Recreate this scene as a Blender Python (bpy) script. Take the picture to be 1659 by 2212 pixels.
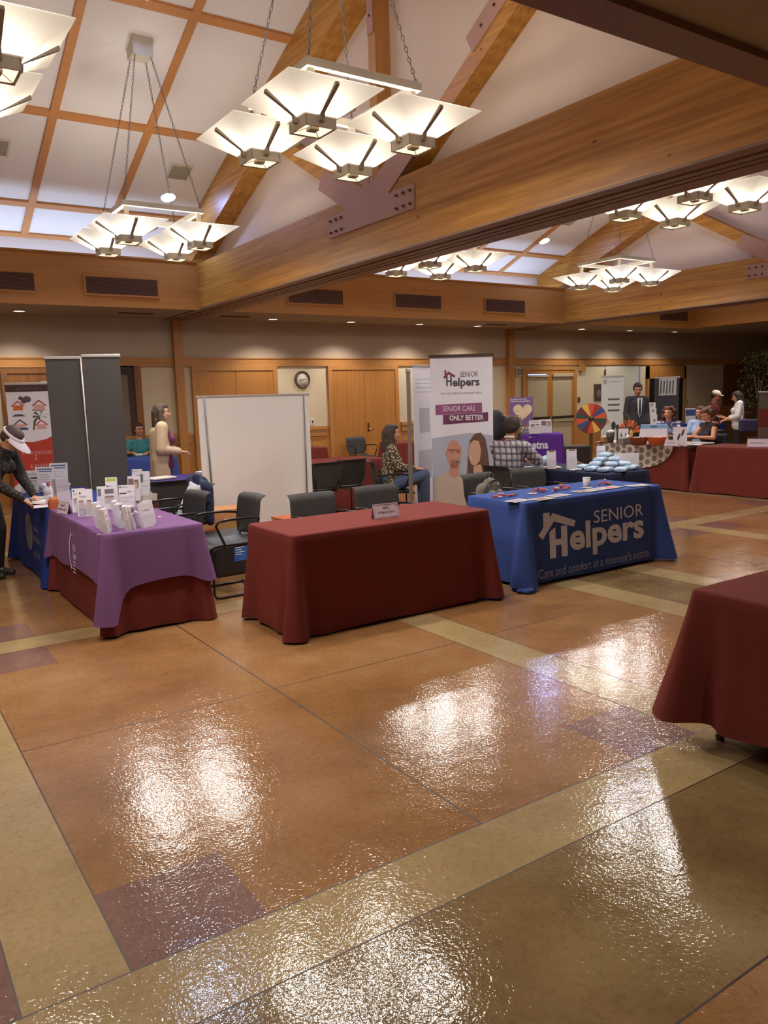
import bpy, math, random
from math import sin, cos, pi, radians, hypot, exp
from mathutils import Vector, Matrix
S = bpy.context.scene
for o in list(bpy.data.objects): bpy.data.objects.remove(o)
col = S.collection
# ---------------------------------------------------------------- camera
FPX, YAW, PITCH, ROLL, EYE = 1703.76, 0.588026, 0.145506, -0.029755, 1.68
_f = Vector((sin(YAW)*cos(PITCH), cos(YAW)*cos(PITCH), -sin(PITCH)))
_r0 = Vector((cos(YAW), -sin(YAW), 0)); _u0 = _r0.cross(_f)
_r = cos(ROLL)*_r0 + sin(ROLL)*_u0; _u = -sin(ROLL)*_r0 + cos(ROLL)*_u0
cd = bpy.data.cameras.new('camera'); cam = bpy.data.objects.new('camera', cd); col.objects.link(cam)
cd.sensor_fit = 'HORIZONTAL'; cd.sensor_width = 36; cd.lens = 36*FPX/1659; cd.clip_start = .05; cd.clip_end = 200
cam.matrix_world = Matrix(((_r.x,_u.x,-_f.x,0),(_r.y,_u.y,-_f.y,0),(_r.z,_u.z,-_f.z,EYE),(0,0,0,1)))
S.camera = cam
# ---------------------------------------------------------------- world, exposure
W = bpy.data.worlds.new('world'); S.world = W; W.use_nodes = True
W.node_tree.nodes['Background'].inputs[0].default_value = (.75,.85,1,1); W.node_tree.nodes['Background'].inputs[1].default_value = .3
S.view_settings.view_transform = 'Standard'; S.view_settings.look = 'None'; S.view_settings.gamma = 1
S.view_settings.use_curve_mapping = False; S.view_settings.exposure = 0.22
BULB_W, COVE_W, DOWN_W, SPOT_W = 35.0, 52.0, 92.0, 55.0
LENS_W = 16.5
WARM = (1.0,.92,.84); COOL = (.58,.72,1.0)
LIGHT_JOBS = []
# hall dimensions (metres)
XL, XR, YF, YB, ZS = -3.2, 26.0, -3.0, 14.6, 3.2
VB, VF, VT = 12.71, 2.41, 3.92           # valance faces (back, front) and valance top
RY, RZ, RS = 7.56, 6.66, .39             # ridge line and roof slope
B1, B2 = (4.94, 5.55), (13.49, 14.10)    # the two great beams
def roof(y): return RZ - RS*abs(y-RY)
# ---------------------------------------------------------------- pixel -> world point on a real plane (used for measuring)
def ray(px, py): return _f + (px-829.5)/FPX*_r - (py-1106)/FPX*_u
def at(px, py, z):
    d = ray(px, py); return d*((z-EYE)/d.z) + Vector((0,0,EYE))
def atd(px, py, dist): return ray(px, py)*dist + Vector((0,0,EYE))
# ---------------------------------------------------------------- materials
def lin(c):
    return tuple(((x/255)/12.92 if x/255 <= .04045 else ((x/255+.055)/1.055)**2.4) for x in c)
MC = {}
def mat(name, c, rough=.6, var=.0, scale=6, bump=0., bscale=60, metal=0., spec=.5, emit=None, es=0., trans=0., sheen=0.):
    if name in MC: return MC[name]
    m = bpy.data.materials.new(name); m.use_nodes = True; nt = m.node_tree; b = nt.nodes['Principled BSDF']
    c = lin(c); b.inputs['Base Color'].default_value = (*c,1); b.inputs['Roughness'].default_value = rough
    b.inputs['Metallic'].default_value = metal; b.inputs['Specular IOR Level'].default_value = spec
    if sheen: b.inputs['Sheen Weight'].default_value = sheen
    if trans: b.inputs['Transmission Weight'].default_value = trans
    if emit: b.inputs['Emission Color'].default_value = (*lin(emit),1); b.inputs['Emission Strength'].default_value = es
    if var or bump: tc = nt.nodes.new('ShaderNodeTexCoord')
    if var:
        n = nt.nodes.new('ShaderNodeTexNoise'); n.inputs['Scale'].default_value = scale; n.inputs['Detail'].default_value = 4
        nt.links.new(tc.outputs['Object'], n.inputs['Vector'])
        r = nt.nodes.new('ShaderNodeValToRGB'); e = r.color_ramp.elements
        e[0].position = .3; e[1].position = .7
        e[0].color = (*[x*(1-var) for x in c],1); e[1].color = (*[min(1,x*(1+var)) for x in c],1)
        nt.links.new(n.outputs['Fac'], r.inputs[0]); nt.links.new(r.outputs[0], b.inputs['Base Color'])
    if bump:
        n = nt.nodes.new('ShaderNodeTexNoise'); n.inputs['Scale'].default_value = bscale; n.inputs['Detail'].default_value = 3
        nt.links.new(tc.outputs['Object'], n.inputs['Vector'])
        q = nt.nodes.new('ShaderNodeBump'); q.inputs['Strength'].default_value = bump; q.inputs['Distance'].default_value = .01
        nt.links.new(n.outputs['Fac'], q.inputs['Height']); nt.links.new(q.outputs[0], b.inputs['Normal'])
    MC[name] = m; return m
def wood(name, c1, c2, axis='Y', rough=.45, knots=False, lam=False):
    if name in MC: return MC[name]
    m = bpy.data.materials.new(name); m.use_nodes = True; nt = m.node_tree; b = nt.nodes['Principled BSDF']; N = nt.nodes.new
    b.inputs['Roughness'].default_value = rough; b.inputs['Specular IOR Level'].default_value = .3
    tc = N('ShaderNodeTexCoord'); mp = N('ShaderNodeMapping'); nt.links.new(tc.outputs['Object'], mp.inputs[0])
    s = {'X':(.5,9,9),'Y':(9,.5,9),'Z':(9,9,.5)}[axis]; mp.inputs['Scale'].default_value = s
    n = N('ShaderNodeTexNoise'); n.inputs['Scale'].default_value = 2.2; n.inputs['Detail'].default_value = 6; n.inputs['Distortion'].default_value = .6
    nt.links.new(mp.outputs[0], n.inputs['Vector'])
    r = N('ShaderNodeValToRGB'); e = r.color_ramp.elements; e[0].position = .32; e[1].position = .68
    e[0].color = (*lin(c1),1); e[1].color = (*lin(c2),1); nt.links.new(n.outputs['Fac'], r.inputs[0]); out = r.outputs[0]
    if lam:
        wv = N('ShaderNodeTexNoise'); wv.inputs['Scale'].default_value = 1; wv.inputs['Detail'].default_value = 0
        m2 = N('ShaderNodeMapping'); sx = {'X':(.25,1,24),'Y':(1,.25,24),'Z':(24,24,.25)}[axis]; m2.inputs['Scale'].default_value = sx
        nt.links.new(tc.outputs['Object'], m2.inputs[0]); nt.links.new(m2.outputs[0], wv.inputs['Vector'])
        mx = N('ShaderNodeMixRGB'); mx.blend_type = 'MULTIPLY'; mx.inputs[0].default_value = .35
        r2 = N('ShaderNodeValToRGB'); r2.color_ramp.elements[0].color = (.45,.36,.3,1); r2.color_ramp.elements[0].position=.35; r2.color_ramp.elements[1].position=.65
        nt.links.new(wv.outputs['Fac'], r2.inputs[0]); nt.links.new(out, mx.inputs[1]); nt.links.new(r2.outputs[0], mx.inputs[2]); out = mx.outputs[0]
    if knots:
        v = N('ShaderNodeTexVoronoi'); v.inputs['Scale'].default_value = 2.6; m3 = N('ShaderNodeMapping')
        m3.inputs['Scale'].default_value = {'X':(1,3,2.4),'Y':(3,1,2.4),'Z':(2.4,2.4,1)}[axis]
        nt.links.new(tc.outputs['Object'], m3.inputs[0]); nt.links.new(m3.outputs[0], v.inputs['Vector'])
        r3 = N('ShaderNodeValToRGB'); e = r3.color_ramp.elements; e[0].position = .045; e[0].color = (.16,.07,.03,1); e[1].position = .085; e[1].color = (1,1,1,1)
        nt.links.new(v.outputs['Distance'], r3.inputs[0])
        mx = N('ShaderNodeMixRGB'); mx.blend_type = 'MULTIPLY'; mx.inputs[0].default_value = .8
        nt.links.new(out, mx.inputs[1]); nt.links.new(r3.outputs[0], mx.inputs[2]); out = mx.outputs[0]
    nt.links.new(out, b.inputs['Base Color']); MC[name] = m; return m
def stained(name, c1, c2, c3):
    """polished, sealed stained concrete: cloudy colour, wet gloss with an orange-peel surface"""
    m = bpy.data.materials.new(name); m.use_nodes = True; nt = m.node_tree; b = nt.nodes['Principled BSDF']; N = nt.nodes.new
    tc = N('ShaderNodeTexCoord')
    n = N('ShaderNodeTexNoise'); n.inputs['Scale'].default_value = 1.1; n.inputs['Detail'].default_value = 8; n.inputs['Roughness'].default_value = .62
    nt.links.new(tc.outputs['Object'], n.inputs['Vector'])
    r = N('ShaderNodeValToRGB'); e = r.color_ramp.elements; e[0].position = .34; e[1].position = .66
    e[0].color = (*lin(c1),1); e[1].color = (*lin(c3),1); k = r.color_ramp.elements.new(.5); k.color = (*lin(c2),1)
    nt.links.new(n.outputs['Fac'], r.inputs[0])
    n2 = N('ShaderNodeTexNoise'); n2.inputs['Scale'].default_value = 38; n2.inputs['Detail'].default_value = 3
    nt.links.new(tc.outputs['Object'], n2.inputs['Vector'])
    r2 = N('ShaderNodeValToRGB'); e = r2.color_ramp.elements; e[0].position = .3; e[0].color = (.72,.66,.6,1); e[1].position = .5; e[1].color = (1,1,1,1)
    nt.links.new(n2.outputs['Fac'], r2.inputs[0])
    mx = N('ShaderNodeMixRGB'); mx.blend_type = 'MULTIPLY'; mx.inputs[0].default_value = .55
    nt.links.new(r.outputs[0], mx.inputs[1]); nt.links.new(r2.outputs[0], mx.inputs[2]); nt.links.new(mx.outputs[0], b.inputs['Base Color'])
    b.inputs['Roughness'].default_value = .07; b.inputs['Specular IOR Level'].default_value = .62
    n3 = N('ShaderNodeTexNoise'); n3.inputs['Scale'].default_value = 75; n3.inputs['Detail'].default_value = 2; n3.inputs['Distortion'].default_value = .4
    nt.links.new(tc.outputs['Object'], n3.inputs['Vector'])
    n4 = N('ShaderNodeTexNoise'); n4.inputs['Scale'].default_value = 9; n4.inputs['Detail'].default_value = 2
    nt.links.new(tc.outputs['Object'], n4.inputs['Vector'])
    ad = N('ShaderNodeMath'); ad.operation = 'MULTIPLY_ADD'; ad.inputs[1].default_value = 2.0
    nt.links.new(n4.outputs['Fac'], ad.inputs[0]); nt.links.new(n3.outputs['Fac'], ad.inputs[2])
    q = N('ShaderNodeBump'); q.inputs['Strength'].default_value = .42; q.inputs['Distance'].default_value = .0022
    nt.links.new(ad.outputs[0], q.inputs['Height']); nt.links.new(q.outputs[0], b.inputs['Normal'])
    return m
# ---------------------------------------------------------------- mesh collector
class MB:
    def __init__(s): s.v=[]; s.f=[]; s.m=[]; s.sm=[]
    def add(s, vs, fs, mi=0, smooth=False, M=None):
        o = len(s.v); s.v += [tuple(M @ Vector(v)) if M is not None else tuple(v) for v in vs]
        s.f += [tuple(i+o for i in f) for f in fs]; s.m += [mi]*len(fs); s.sm += [smooth]*len(fs); return s
    def box(s, x0,x1,y0,y1,z0,z1, mi=0, M=None):
        return s.add([(x0,y0,z0),(x1,y0,z0),(x1,y1,z0),(x0,y1,z0),(x0,y0,z1),(x1,y0,z1),(x1,y1,z1),(x0,y1,z1)],
            [(0,3,2,1),(4,5,6,7),(0,1,5,4),(1,2,6,5),(2,3,7,6),(3,0,4,7)], mi, False, M)
    def rbox(s, x0,x1,y0,y1,z0,z1, r=.01, mi=0, M=None):
        """box with chamfered vertical edges and top/bottom rims"""
        def ring(i,z): return [(x0+r+i*0,y0+i,z),(x1-r,y0+i,z),(x1-i,y0+r,z),(x1-i,y1-r,z),(x1-r,y1-i,z),(x0+r,y1-i,z),(x0+i,y1-r,z),(x0+i,y0+r,z)]
        vs = ring(r*.6,z0)+ring(0,z0+r)+ring(0,z1-r)+ring(r*.6,z1); fs = [tuple(range(7,-1,-1)), tuple(range(24,32))]
        for k in range(3):
            for i in range(8): j=(i+1)%8; fs.append((k*8+i,k*8+j,k*8+8+j,k*8+8+i))
        return s.add(vs, fs, mi, False, M)
    def quad(s, a,b,c,d, mi=0, M=None): return s.add([a,b,c,d],[(0,1,2,3)],mi,False,M)
    def prism(s, pts, z0, z1, mi=0, M=None):
        n=len(pts); vs=[(x,y,z0) for x,y in pts]+[(x,y,z1) for x,y in pts]
        return s.add(vs,[tuple(range(n-1,-1,-1)),tuple(range(n,2*n))]+[(i,(i+1)%n,n+(i+1)%n,n+i) for i in range(n)],mi,False,M)
    def lathe(s, prof, n=24, mi=0, M=None, smooth=True, sx=1, sy=1):
        vs=[]; fs=[]
        for r,z in prof:
            for i in range(n): a=2*pi*i/n; vs.append((r*cos(a)*sx,r*sin(a)*sy,z))
        for k in range(len(prof)-1):
            for i in range(n): j=(i+1)%n; fs.append((k*n+i,k*n+j,k*n+n+j,k*n+n+i))
        fs.append(tuple(range(n-1,-1,-1))); fs.append(tuple((len(prof)-1)*n+i for i in range(n)))
        return s.add(vs,fs,mi,smooth,M)
    def tube(s, pts, r, n=8, mi=0, closed=False, M=None):
        P=[Vector(p) for p in pts]; m=len(P); vs=[]; fs=[]; rr = r if isinstance(r,(list,tuple)) else [r]*m
        up=None
        for i in range(m):
            a=P[(i-1)%m] if (closed or i>0) else P[i]; b=P[(i+1)%m] if (closed or i<m-1) else P[i]
            t=(b-a).normalized()
            if up is None: up = Vector((0,0,1)) if abs(t.z)<.9 else Vector((1,0,0))
            u=(up-t*up.dot(t)); u = u.normalized() if u.length>1e-5 else t.orthogonal().normalized(); w=t.cross(u); up=u
            for k in range(n): an=2*pi*k/n; vs.append(tuple(P[i]+(u*cos(an)+w*sin(an))*rr[i]))
        for i in range(m if closed else m-1):
            for k in range(n): l=(k+1)%n; j=(i+1)%m; fs.append((i*n+k,i*n+l,j*n+l,j*n+k))
        if not closed: fs.append(tuple(range(n-1,-1,-1))); fs.append(tuple((m-1)*n+k for k in range(n)))
        return s.add(vs,fs,mi,True,M)
    def ell(s, c, r, mi=0, n=16, k=10, M=None):
        vs=[(c[0],c[1],c[2]-r[2])]; fs=[]
        for j in range(1,k):
            t=-pi/2+pi*j/k
            for i in range(n): a=2*pi*i/n; vs.append((c[0]+r[0]*cos(t)*cos(a),c[1]+r[1]*cos(t)*sin(a),c[2]+r[2]*sin(t)))
        vs.append((c[0],c[1],c[2]+r[2])); L=len(vs)-1
        for i in range(n): fs.append((0,1+(i+1)%n,1+i)); fs.append((L,L-n+i,L-n+(i+1)%n))
        for j in range(k-2):
            for i in range(n): a=1+j*n+i; b=1+j*n+(i+1)%n; fs.append((a,b,b+n,a+n))
        return s.add(vs,fs,mi,True,M)
    def capsule(s, a, b, ra, rb, mi=0, n=12, flat=1.0, fdir=None):
        """tapered rounded limb; flat<1 squashes it along fdir"""
        a=Vector(a); b=Vector(b); d=b-a; L=d.length
        if L<1e-6: d=Vector((0,0,1))
        else: d.normalize()
        u=Vector(fdir) if fdir is not None else d.orthogonal(); u=(u-d*u.dot(d)); u=u.normalized() if u.length>1e-6 else d.orthogonal().normalized(); w=d.cross(u)
        rings=[]
        for t in (-80,-50,-20): rings.append((a+d*ra*sin(radians(t)), ra*cos(radians(t))))
        for q in (0,.5,1): rings.append((a+d*L*q, ra+(rb-ra)*q))
        for t in (20,50,80): rings.append((b+d*rb*sin(radians(t)), rb*cos(radians(t))))
        vs=[]; fs=[]
        for c,r in rings:
            for k in range(n): an=2*pi*k/n; vs.append(tuple(c+(u*cos(an)*flat+w*sin(an))*r))
        for i in range(len(rings)-1):
            for k in range(n): l=(k+1)%n; fs.append((i*n+k,i*n+l,i*n+n+l,i*n+n+k))
        fs.append(tuple(range(n-1,-1,-1))); fs.append(tuple((len(rings)-1)*n+k for k in range(n)))
        return s.add(vs,fs,mi,True)
    def mesh(s, name, mats):
        me=bpy.data.meshes.new(name); me.from_pydata(s.v,[],s.f)
        for m in (mats if isinstance(mats,(list,tuple)) else [mats]): me.materials.append(m)
        me.polygons.foreach_set('material_index', s.m); me.polygons.foreach_set('use_smooth', s.sm); me.update(); return me
    def build(s, name, mats, parent=None, label=None, loc=None, rz=0):
        o=bpy.data.objects.new(name, s.mesh(name, mats)); col.objects.link(o)
        if parent: o.parent=parent
        if loc is not None: o.location=loc
        if rz: o.rotation_euler=(0,0,rz)
        if label: o['label']=label
        return o
def tag(o, label, cat, group=None, kind=None):
    o['label']=label; o['category']=cat
    if group: o['group']=group
    if kind: o['kind']=kind
    return o
def thing(name, label, cat, loc=(0,0,0), rz=0, group=None, rot=None):
    o=bpy.data.objects.new(name,None); col.objects.link(o); o.location=loc; o.rotation_euler = rot if rot else (0,0,rz)
    o.empty_display_size=.1; return tag(o,label,cat,group)
def struct(name, mb, mats): o=mb.build(name,mats); o['kind']='structure'; return o
def dup(root, loc=None, rz=None, label=None, group=None, skip=()):
    def cp(o, par):
        c=o.copy(); col.objects.link(c); c.parent=par
        for ch in list(o.children):
            if ch.name.split('.')[0] not in skip: cp(ch,c)
        return c
    c=cp(root,None)
    if loc is not None: c.location=loc
    if rz is not None: c.rotation_euler=(0,0,rz)
    if label: c['label']=label
    if group: c['group']=group
    return c
def Rz(a): return Matrix.Rotation(a,4,'Z')
def T(x,y,z): return Matrix.Translation((x,y,z))
def frame(o, x, y):
    """matrix whose local x,y axes are x and y (unit vectors) with origin o"""
    x=Vector(x).normalized(); y=Vector(y).normalized(); z=x.cross(y)
    return Matrix(((x.x,y.x,z.x,o[0]),(x.y,y.y,z.y,o[1]),(x.z,y.z,z.z,o[2]),(0,0,0,1)))
def glyphs(body, w=None, h=None, bold=0., space=1., ext=.0006):
    """lettering as verts/faces, lower-left corner at the origin, stretched to w x h"""
    cu=bpy.data.curves.new('t','FONT'); cu.body=body; cu.offset=bold; cu.space_character=space; cu.resolution_u=3; cu.extrude=0
    cu.align_x='CENTER'
    ob=bpy.data.objects.new('t',cu); col.objects.link(ob); dg=bpy.context.evaluated_depsgraph_get()
    me=bpy.data.meshes.new_from_object(ob.evaluated_get(dg)); vs=[v.co.copy() for v in me.vertices]; fs=[tuple(p.vertices) for p in me.polygons]
    bpy.data.objects.remove(ob); bpy.data.meshes.remove(me); bpy.data.curves.remove(cu)
    if not vs: return [],[]
    x0=min(v.x for v in vs); x1=max(v.x for v in vs); y0=min(v.y for v in vs); y1=max(v.y for v in vs)
    sy = h/(y1-y0) if h else w/(x1-x0); sx = w/(x1-x0) if w else sy
    return [((v.x-x0)*sx,(v.y-y0)*sy,0) for v in vs], fs
def write(mb, body, x, y, w, h, mi=0, M=None, bold=0., z=0.):
    vs,fs=glyphs(body,w,h,bold); mb.add([(v[0]+x,v[1]+y,z) for v in vs],fs,mi,False,M)
# ================================================================ THE HALL
WB = wood('beam_wood', (168,114,48), (196,144,66), 'Y', .4, knots=True, lam=True)
WV = wood('valance_wood', (178,124,64), (190,136,74), 'X', .45)
WVy = wood('valance_wood_y', (178,124,64), (190,136,74), 'Y', .45)
WT = wood('trim_wood', (172,120,66), (188,134,78), 'X', .42)
WTz = wood('post_wood', (172,120,66), (186,132,76), 'Z', .42)
WD = wood('door_wood', (170,114,56), (182,126,66), 'Z', .4)
WDD = wood('dark_door_wood', (120,78,42), (140,92,52), 'Z', .4)
WBAT = wood('batten_wood', (186,130,80), (194,138,88), 'X', .5)
PW = mat('panel_wall', (206,190,160), .8, .03, 2)
UW = mat('upper_wall', (186,168,148), .85, .04, 1.5)
GW = mat('gable_wall', (214,196,178), .85, .04, 1.2)
CEIL = mat('ceiling_panel', (226,222,222), .85, .02, 1.5)
SOF = mat('soffit_paint', (150,134,112), .85, .04, 1.5)
TRK = mat('partition_track', (128,98,78), .5, .15, 5)
GRL = mat('grille_brown', (112,78,62), .6)
GRLD = mat('grille_dark', (66,44,36), .7)
WHITE = mat('white_paint', (232,232,230), .5)
DARK = mat('near_black', (28,25,24), .5)
# ---- floor: one slab, saw-cut into coloured fields (10 ft x 12.8 ft modules with 1 ft bands)
OR = stained('floor_orange', (138,98,60), (158,116,74), (172,132,92))
YE = stained('floor_yellow', (158,134,92), (176,152,108), (190,166,122))
OL = stained('floor_olive', (112,90,58), (136,112,74), (154,132,92))
PU = stained('floor_purple', (118,86,76), (136,102,92), (150,116,106))
JT = mat('floor_joint', (60,40,26), .5)
def build_floor():
    # x bands (start, end, has purple squares left, right); olive strips run under the beams and the near valance
    XB=[(-2.84,-2.535,1,1),(.22,.525,1,1),(3.28,3.585,1,1),(4.97,5.27,0,0),(5.90,6.19,0,0),(8.20,8.48,1,1),(10.95,11.23,1,1),(13.05,13.33,0,0),(14.0,14.28,0,0),(16.9,17.18,1,1),(19.9,20.18,1,1),(22.9,23.2,1,1)]
    OLX=[(5.27,5.90),(13.33,14.0)]
    YBD=[(1.915,2.22),(5.845,6.15),(9.775,10.08),(13.3,13.6)]
    sq=.45; jx=[1.9,7.2,9.7,12.1,15.6,18.5,21.5]; jy=[4.07,8.0,11.9]; e=.0032
    xs={XL,XR}; ys={YF,YB}
    for a,b,l,r in XB: xs|={a,b,a-sq,b+sq,a-e,a+e,b-e,b+e}
    for q in jx: xs|={q-.005,q+.005}
    for a,b in YBD: ys|={a,b,a-sq,b+sq,a-e,a+e,b-e,b+e}
    for q in jy+[1.155]: ys|={q-.004,q+.004}
    xs=sorted(round(q,4) for q in xs if XL<=q<=XR); ys=sorted(round(q,4) for q in ys if YF<=q<=YB)
    def fld(x,y):
        inx=any(a<x<b for a,b,_,_ in XB); iny=any(a<y<b for a,b in YBD); olx=any(a<x<b for a,b in OLX); oly=1.155<y<1.915
        if abs(y-1.155)<.004: return 4
        for a,b in YBD:
            if min(abs(y-a),abs(y-b))<e and (not inx or a<2): return 4
        if y<1.915: return 2 if oly else 0
        for a,b,_,_ in XB:
            if min(abs(x-a),abs(x-b))<e and not iny: return 4
        if olx: return 2
        if inx or iny: return 1
        if any(abs(x-q)<.005 for q in jx) or any(abs(y-q)<.004 for q in jy): return 4
        sx=any((l and a-sq<x<a) or (r and b<x<b+sq) for a,b,l,r in XB)
        sy=any(b<y<b+sq or (a-sq<y<a) for a,b in YBD)
        return 3 if sx and sy else 0
    mb=MB()
    for i in range(len(xs)-1):
        for j in range(len(ys)-1):
            mb.quad((xs[i],ys[j],0),(xs[i+1],ys[j],0),(xs[i+1],ys[j+1],0),(xs[i],ys[j+1],0), fld((xs[i]+xs[i+1])/2,(ys[j]+ys[j+1])/2))
    mb.box(XL,XR,YF,YB,-.2,-.02,0)
    struct('floor', mb, [OR,YE,OL,PU,JT])
build_floor()
# ---- walls
DOORS=[(2.16,3.62,2.31,'a'),(5.44,7.18,2.33,'b'),(8.40,10.15,2.33,'b'),(13.96,15.84,2.29,'c'),(18.72,20.46,2.30,'d')]
def build_back_wall():
    mb=MB(); mb.box(XL,XR,YB,YB+.2,0,ZS+.05,1)
    # light upper wall between trim band and soffit, light panels, wood wainscot
    mb.box(XL,22.4,YB-.02,YB,1.09,2.34,0)
    mb.box(XL,XR,YB-.03,YB,2.5,ZS,1)
    mb.box(XL,XR,YB-.03,YB,0,1.06,2)
    mb.box(22.4,XR,YB-.02,YB,1.09,2.34,3)
    o=struct('wall_back', mb, [PW,UW,WTz,WDD])
    t=MB(); t.box(XL,XR,YB-.06,YB-.03,2.34,2.5); t.box(XL,XR,YB-.075,YB-.03,2.485,2.51); struct('trim_1',t,WT)
    # chair rail, broken at the doors
    segs=[]; x=XL
    for d in DOORS: segs.append((x,d[0]-.09)); x=d[1]+.09
    segs.append((x,XR)); t=MB()
    for a,b in segs:
        if b-a<.02: continue
        t.box(a,b,YB-.075,YB-.03,1.03,1.10); t.box(a,b,YB-.055,YB-.03,.93,1.03); t.box(a,b,YB-.06,YB-.03,.90,.925); t.box(a,b,YB-.045,YB-.03,.0,.14)
    struct('trim_2',t,WT)
    for n,(x0,x1) in enumerate(((5.09,5.25),(13.42,13.6)),3):
        t=MB(); t.box(x0,x1,YB-.16,YB-.02,0,ZS); struct('trim_%d'%n,t,WTz)
build_back_wall()
BRASS=mat('brass',(200,160,90),.25,metal=1); STEEL=mat('steel',(150,148,146),.3,metal=.9); STEELM=mat('matt_nickel',(140,132,120),.45,metal=.25)
GLASS_DAY=mat('daylit_glass',(170,190,255),.2,emit=(170,190,255),es=1.2)
SHADE=mat('roller_shade',(176,164,134),.8,.03,4)
def build_doors():
    for i,(x0,x1,h,k) in enumerate(DOORS,1):
        xm=(x0+x1)/2; fr=WDD if k in 'a' else WTz; leaf=WDD if k=='a' else WD
        mb=MB(); y=YB-.05
        if k!='d':
            mb.box(x0-.02,x0+.07,YB-.09,YB-.02,0,h+.01,1); mb.box(x1-.07,x1+.02,YB-.09,YB-.02,0,h+.01,1); mb.box(x0+.07,x1-.07,YB-.09,YB-.02,h-.07,h+.01,1)
        if k in 'ab':
            for a,b in ((x0+.07,xm-.004),(xm+.004,x1-.07)): mb.box(a,b,YB-.07,YB-.02,.01,h-.07,0)
        elif k=='c':
            for a,b in ((x0+.07,xm-.004),(xm+.004,x1-.07)):
                mb.box(a,a+.09,YB-.07,YB-.02,.01,h-.07,0); mb.box(b-.09,b,YB-.07,YB-.02,.01,h-.07,0)
                mb.box(a+.09,b-.09,YB-.07,YB-.02,h-.17,h-.07,0); mb.box(a+.09,b-.09,YB-.07,YB-.02,.98,1.05,0); mb.box(a+.09,b-.09,YB-.07,YB-.02,.01,.25,0)
        else:
            mb.box(x0,x1,YB-.09,YB-.02,h-.35,h+.01,0); mb.box(x0,x0+.08,YB-.09,YB-.02,0,h,1); mb.box(x1-.08,x1,YB-.09,YB-.02,0,h,1)
            mb.box(x0+.08,x1-.08,YB-.06,YB-.02,0,h-.35,2)
        d=mb.build('door_%d'%i,[leaf,fr,DARK]); d['kind']='structure'
        if k in 'ab':
            m=MB()
            for sx in ((-.07,) if k=='b' else (-.07,.07)):
                m.tube([(xm-sx,YB-.07,.98),(xm-sx,YB-.12,.98),(xm-sx+.1,YB-.125,.98)],.011); m.box(xm-sx-.025,xm-sx+.025,YB-.078,YB-.07,.93,1.12)
            m.build('door_handle',BRASS,d)
        if k=='c':
            for a,b,n in ((x0+.16,xm-.094,0),(xm+.094,x1-.16,1)):
                g=MB(); g.quad((a,YB-.04,.25),(b,YB-.04,.25),(b,YB-.04,h-.17),(a,YB-.04,h-.17)); g.build('pane',GLASS_DAY,d)
                s=MB(); s.box(a+.0,b-.0,YB-.065,YB-.045,1.04,h-.23); s.rbox(a-.03,b+.03,YB-.12,YB-.045,h-.25,h-(.195 if n==0 else .165),.012)
                s.box(a,b,YB-.065,YB-.045,.25,.94); s.rbox(a-.02,b+.02,YB-.11,YB-.045,.90,.985,.01); s.build('roller_blind',[SHADE],d)
                p=MB(); p.rbox(a-.05,b+.05,YB-.13,YB-.08,1.0,1.05,.01); p.build('panic_bar',mat('dark_bronze',(66,52,42),.4,metal=.4),d)
build_doors()
# recessed dark doorway on the left
mb=MB(); mb.box(3.80,4.44,YB-.06,YB-.02,0,2.36,0); mb.box(3.80,3.88,YB-.1,YB-.02,0,2.36,1); mb.box(4.34,4.46,YB-.1,YB-.02,0,2.36,1); mb.box(4.0,4.22,YB-.07,YB-.055,1.0,2.2,2)
struct('door_6', mb, [mat('dark_recess',(64,44,34),.7),WDD,mat('dim_glass',(106,92,70),.5)])
mb=MB(); mb.box(XL-.2,XL,YF,YB,0,7); struct('wall_left',mb,PW)
mb=MB(); mb.box(XR,XR+.2,YF,YB,0,ZS+.05); struct('wall_right',mb,WDD)
mb=MB(); mb.box(XL,XR,YF-.2,YF,0,ZS+.05); struct('wall_front',mb,PW)
# ---- lower ceiling (soffits) and wood valances
mb=MB()
mb.box(XL,XR,VB+.12,YB,ZS,ZS+.06); mb.box(XL,XR,YF,VF-.12,ZS,ZS+.06); mb.box(18.35,XR,VF-.12,VB+.12,ZS,ZS+.06)
# tall white cove walls and lid over the soffits
for y0,y1 in ((13.6,13.66),(1.46,1.52)): mb.box(XL,XR,y0,y1,ZS+.06,4.36,1)
BAYS=((XL,B1[0]),(B1[1],B2[0]),(B2[1],18.35))
for x0,x1 in ((XL,XR),):
    for sgn in (1,-1):
        ye=RY+sgn*6.07; mb.add([(x0,RY,RZ),(x1,RY,RZ),(x1,ye,roof(ye)),(x0,ye,roof(ye)),(x0,RY,RZ+.1),(x1,RY,RZ+.1),(x1,ye,roof(ye)+.1),(x0,ye,roof(ye)+.1)],
            [(0,1,2,3) if sgn<0 else (3,2,1,0),(4,5,6,7) if sgn>0 else (7,6,5,4),(0,3,7,4),(1,2,6,5),(3,2,6,7)],1)
struct('ceiling', mb, [SOF,CEIL])
n=5
def valance(x0,x1,n):
    global _
    mb=MB(); mb.box(x0,x1,VB,VB+.12,ZS-.02,VT); mb.box(x0,x1,VB-.015,VB,ZS-.03,ZS+.03); mb.box(x0,x1,VB-.02,VB+.15,VT,VT+.025); struct('trim_%d'%n,mb,WV)
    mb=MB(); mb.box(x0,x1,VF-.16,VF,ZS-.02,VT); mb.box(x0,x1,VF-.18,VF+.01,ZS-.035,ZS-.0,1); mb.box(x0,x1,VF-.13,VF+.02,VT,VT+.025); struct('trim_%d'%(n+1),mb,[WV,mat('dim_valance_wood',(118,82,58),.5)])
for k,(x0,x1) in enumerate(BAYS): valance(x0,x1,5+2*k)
mb=MB(); mb.box(18.23,18.35,VF,VB,ZS-.02,VT); struct('trim_11',mb,WVy)
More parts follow.
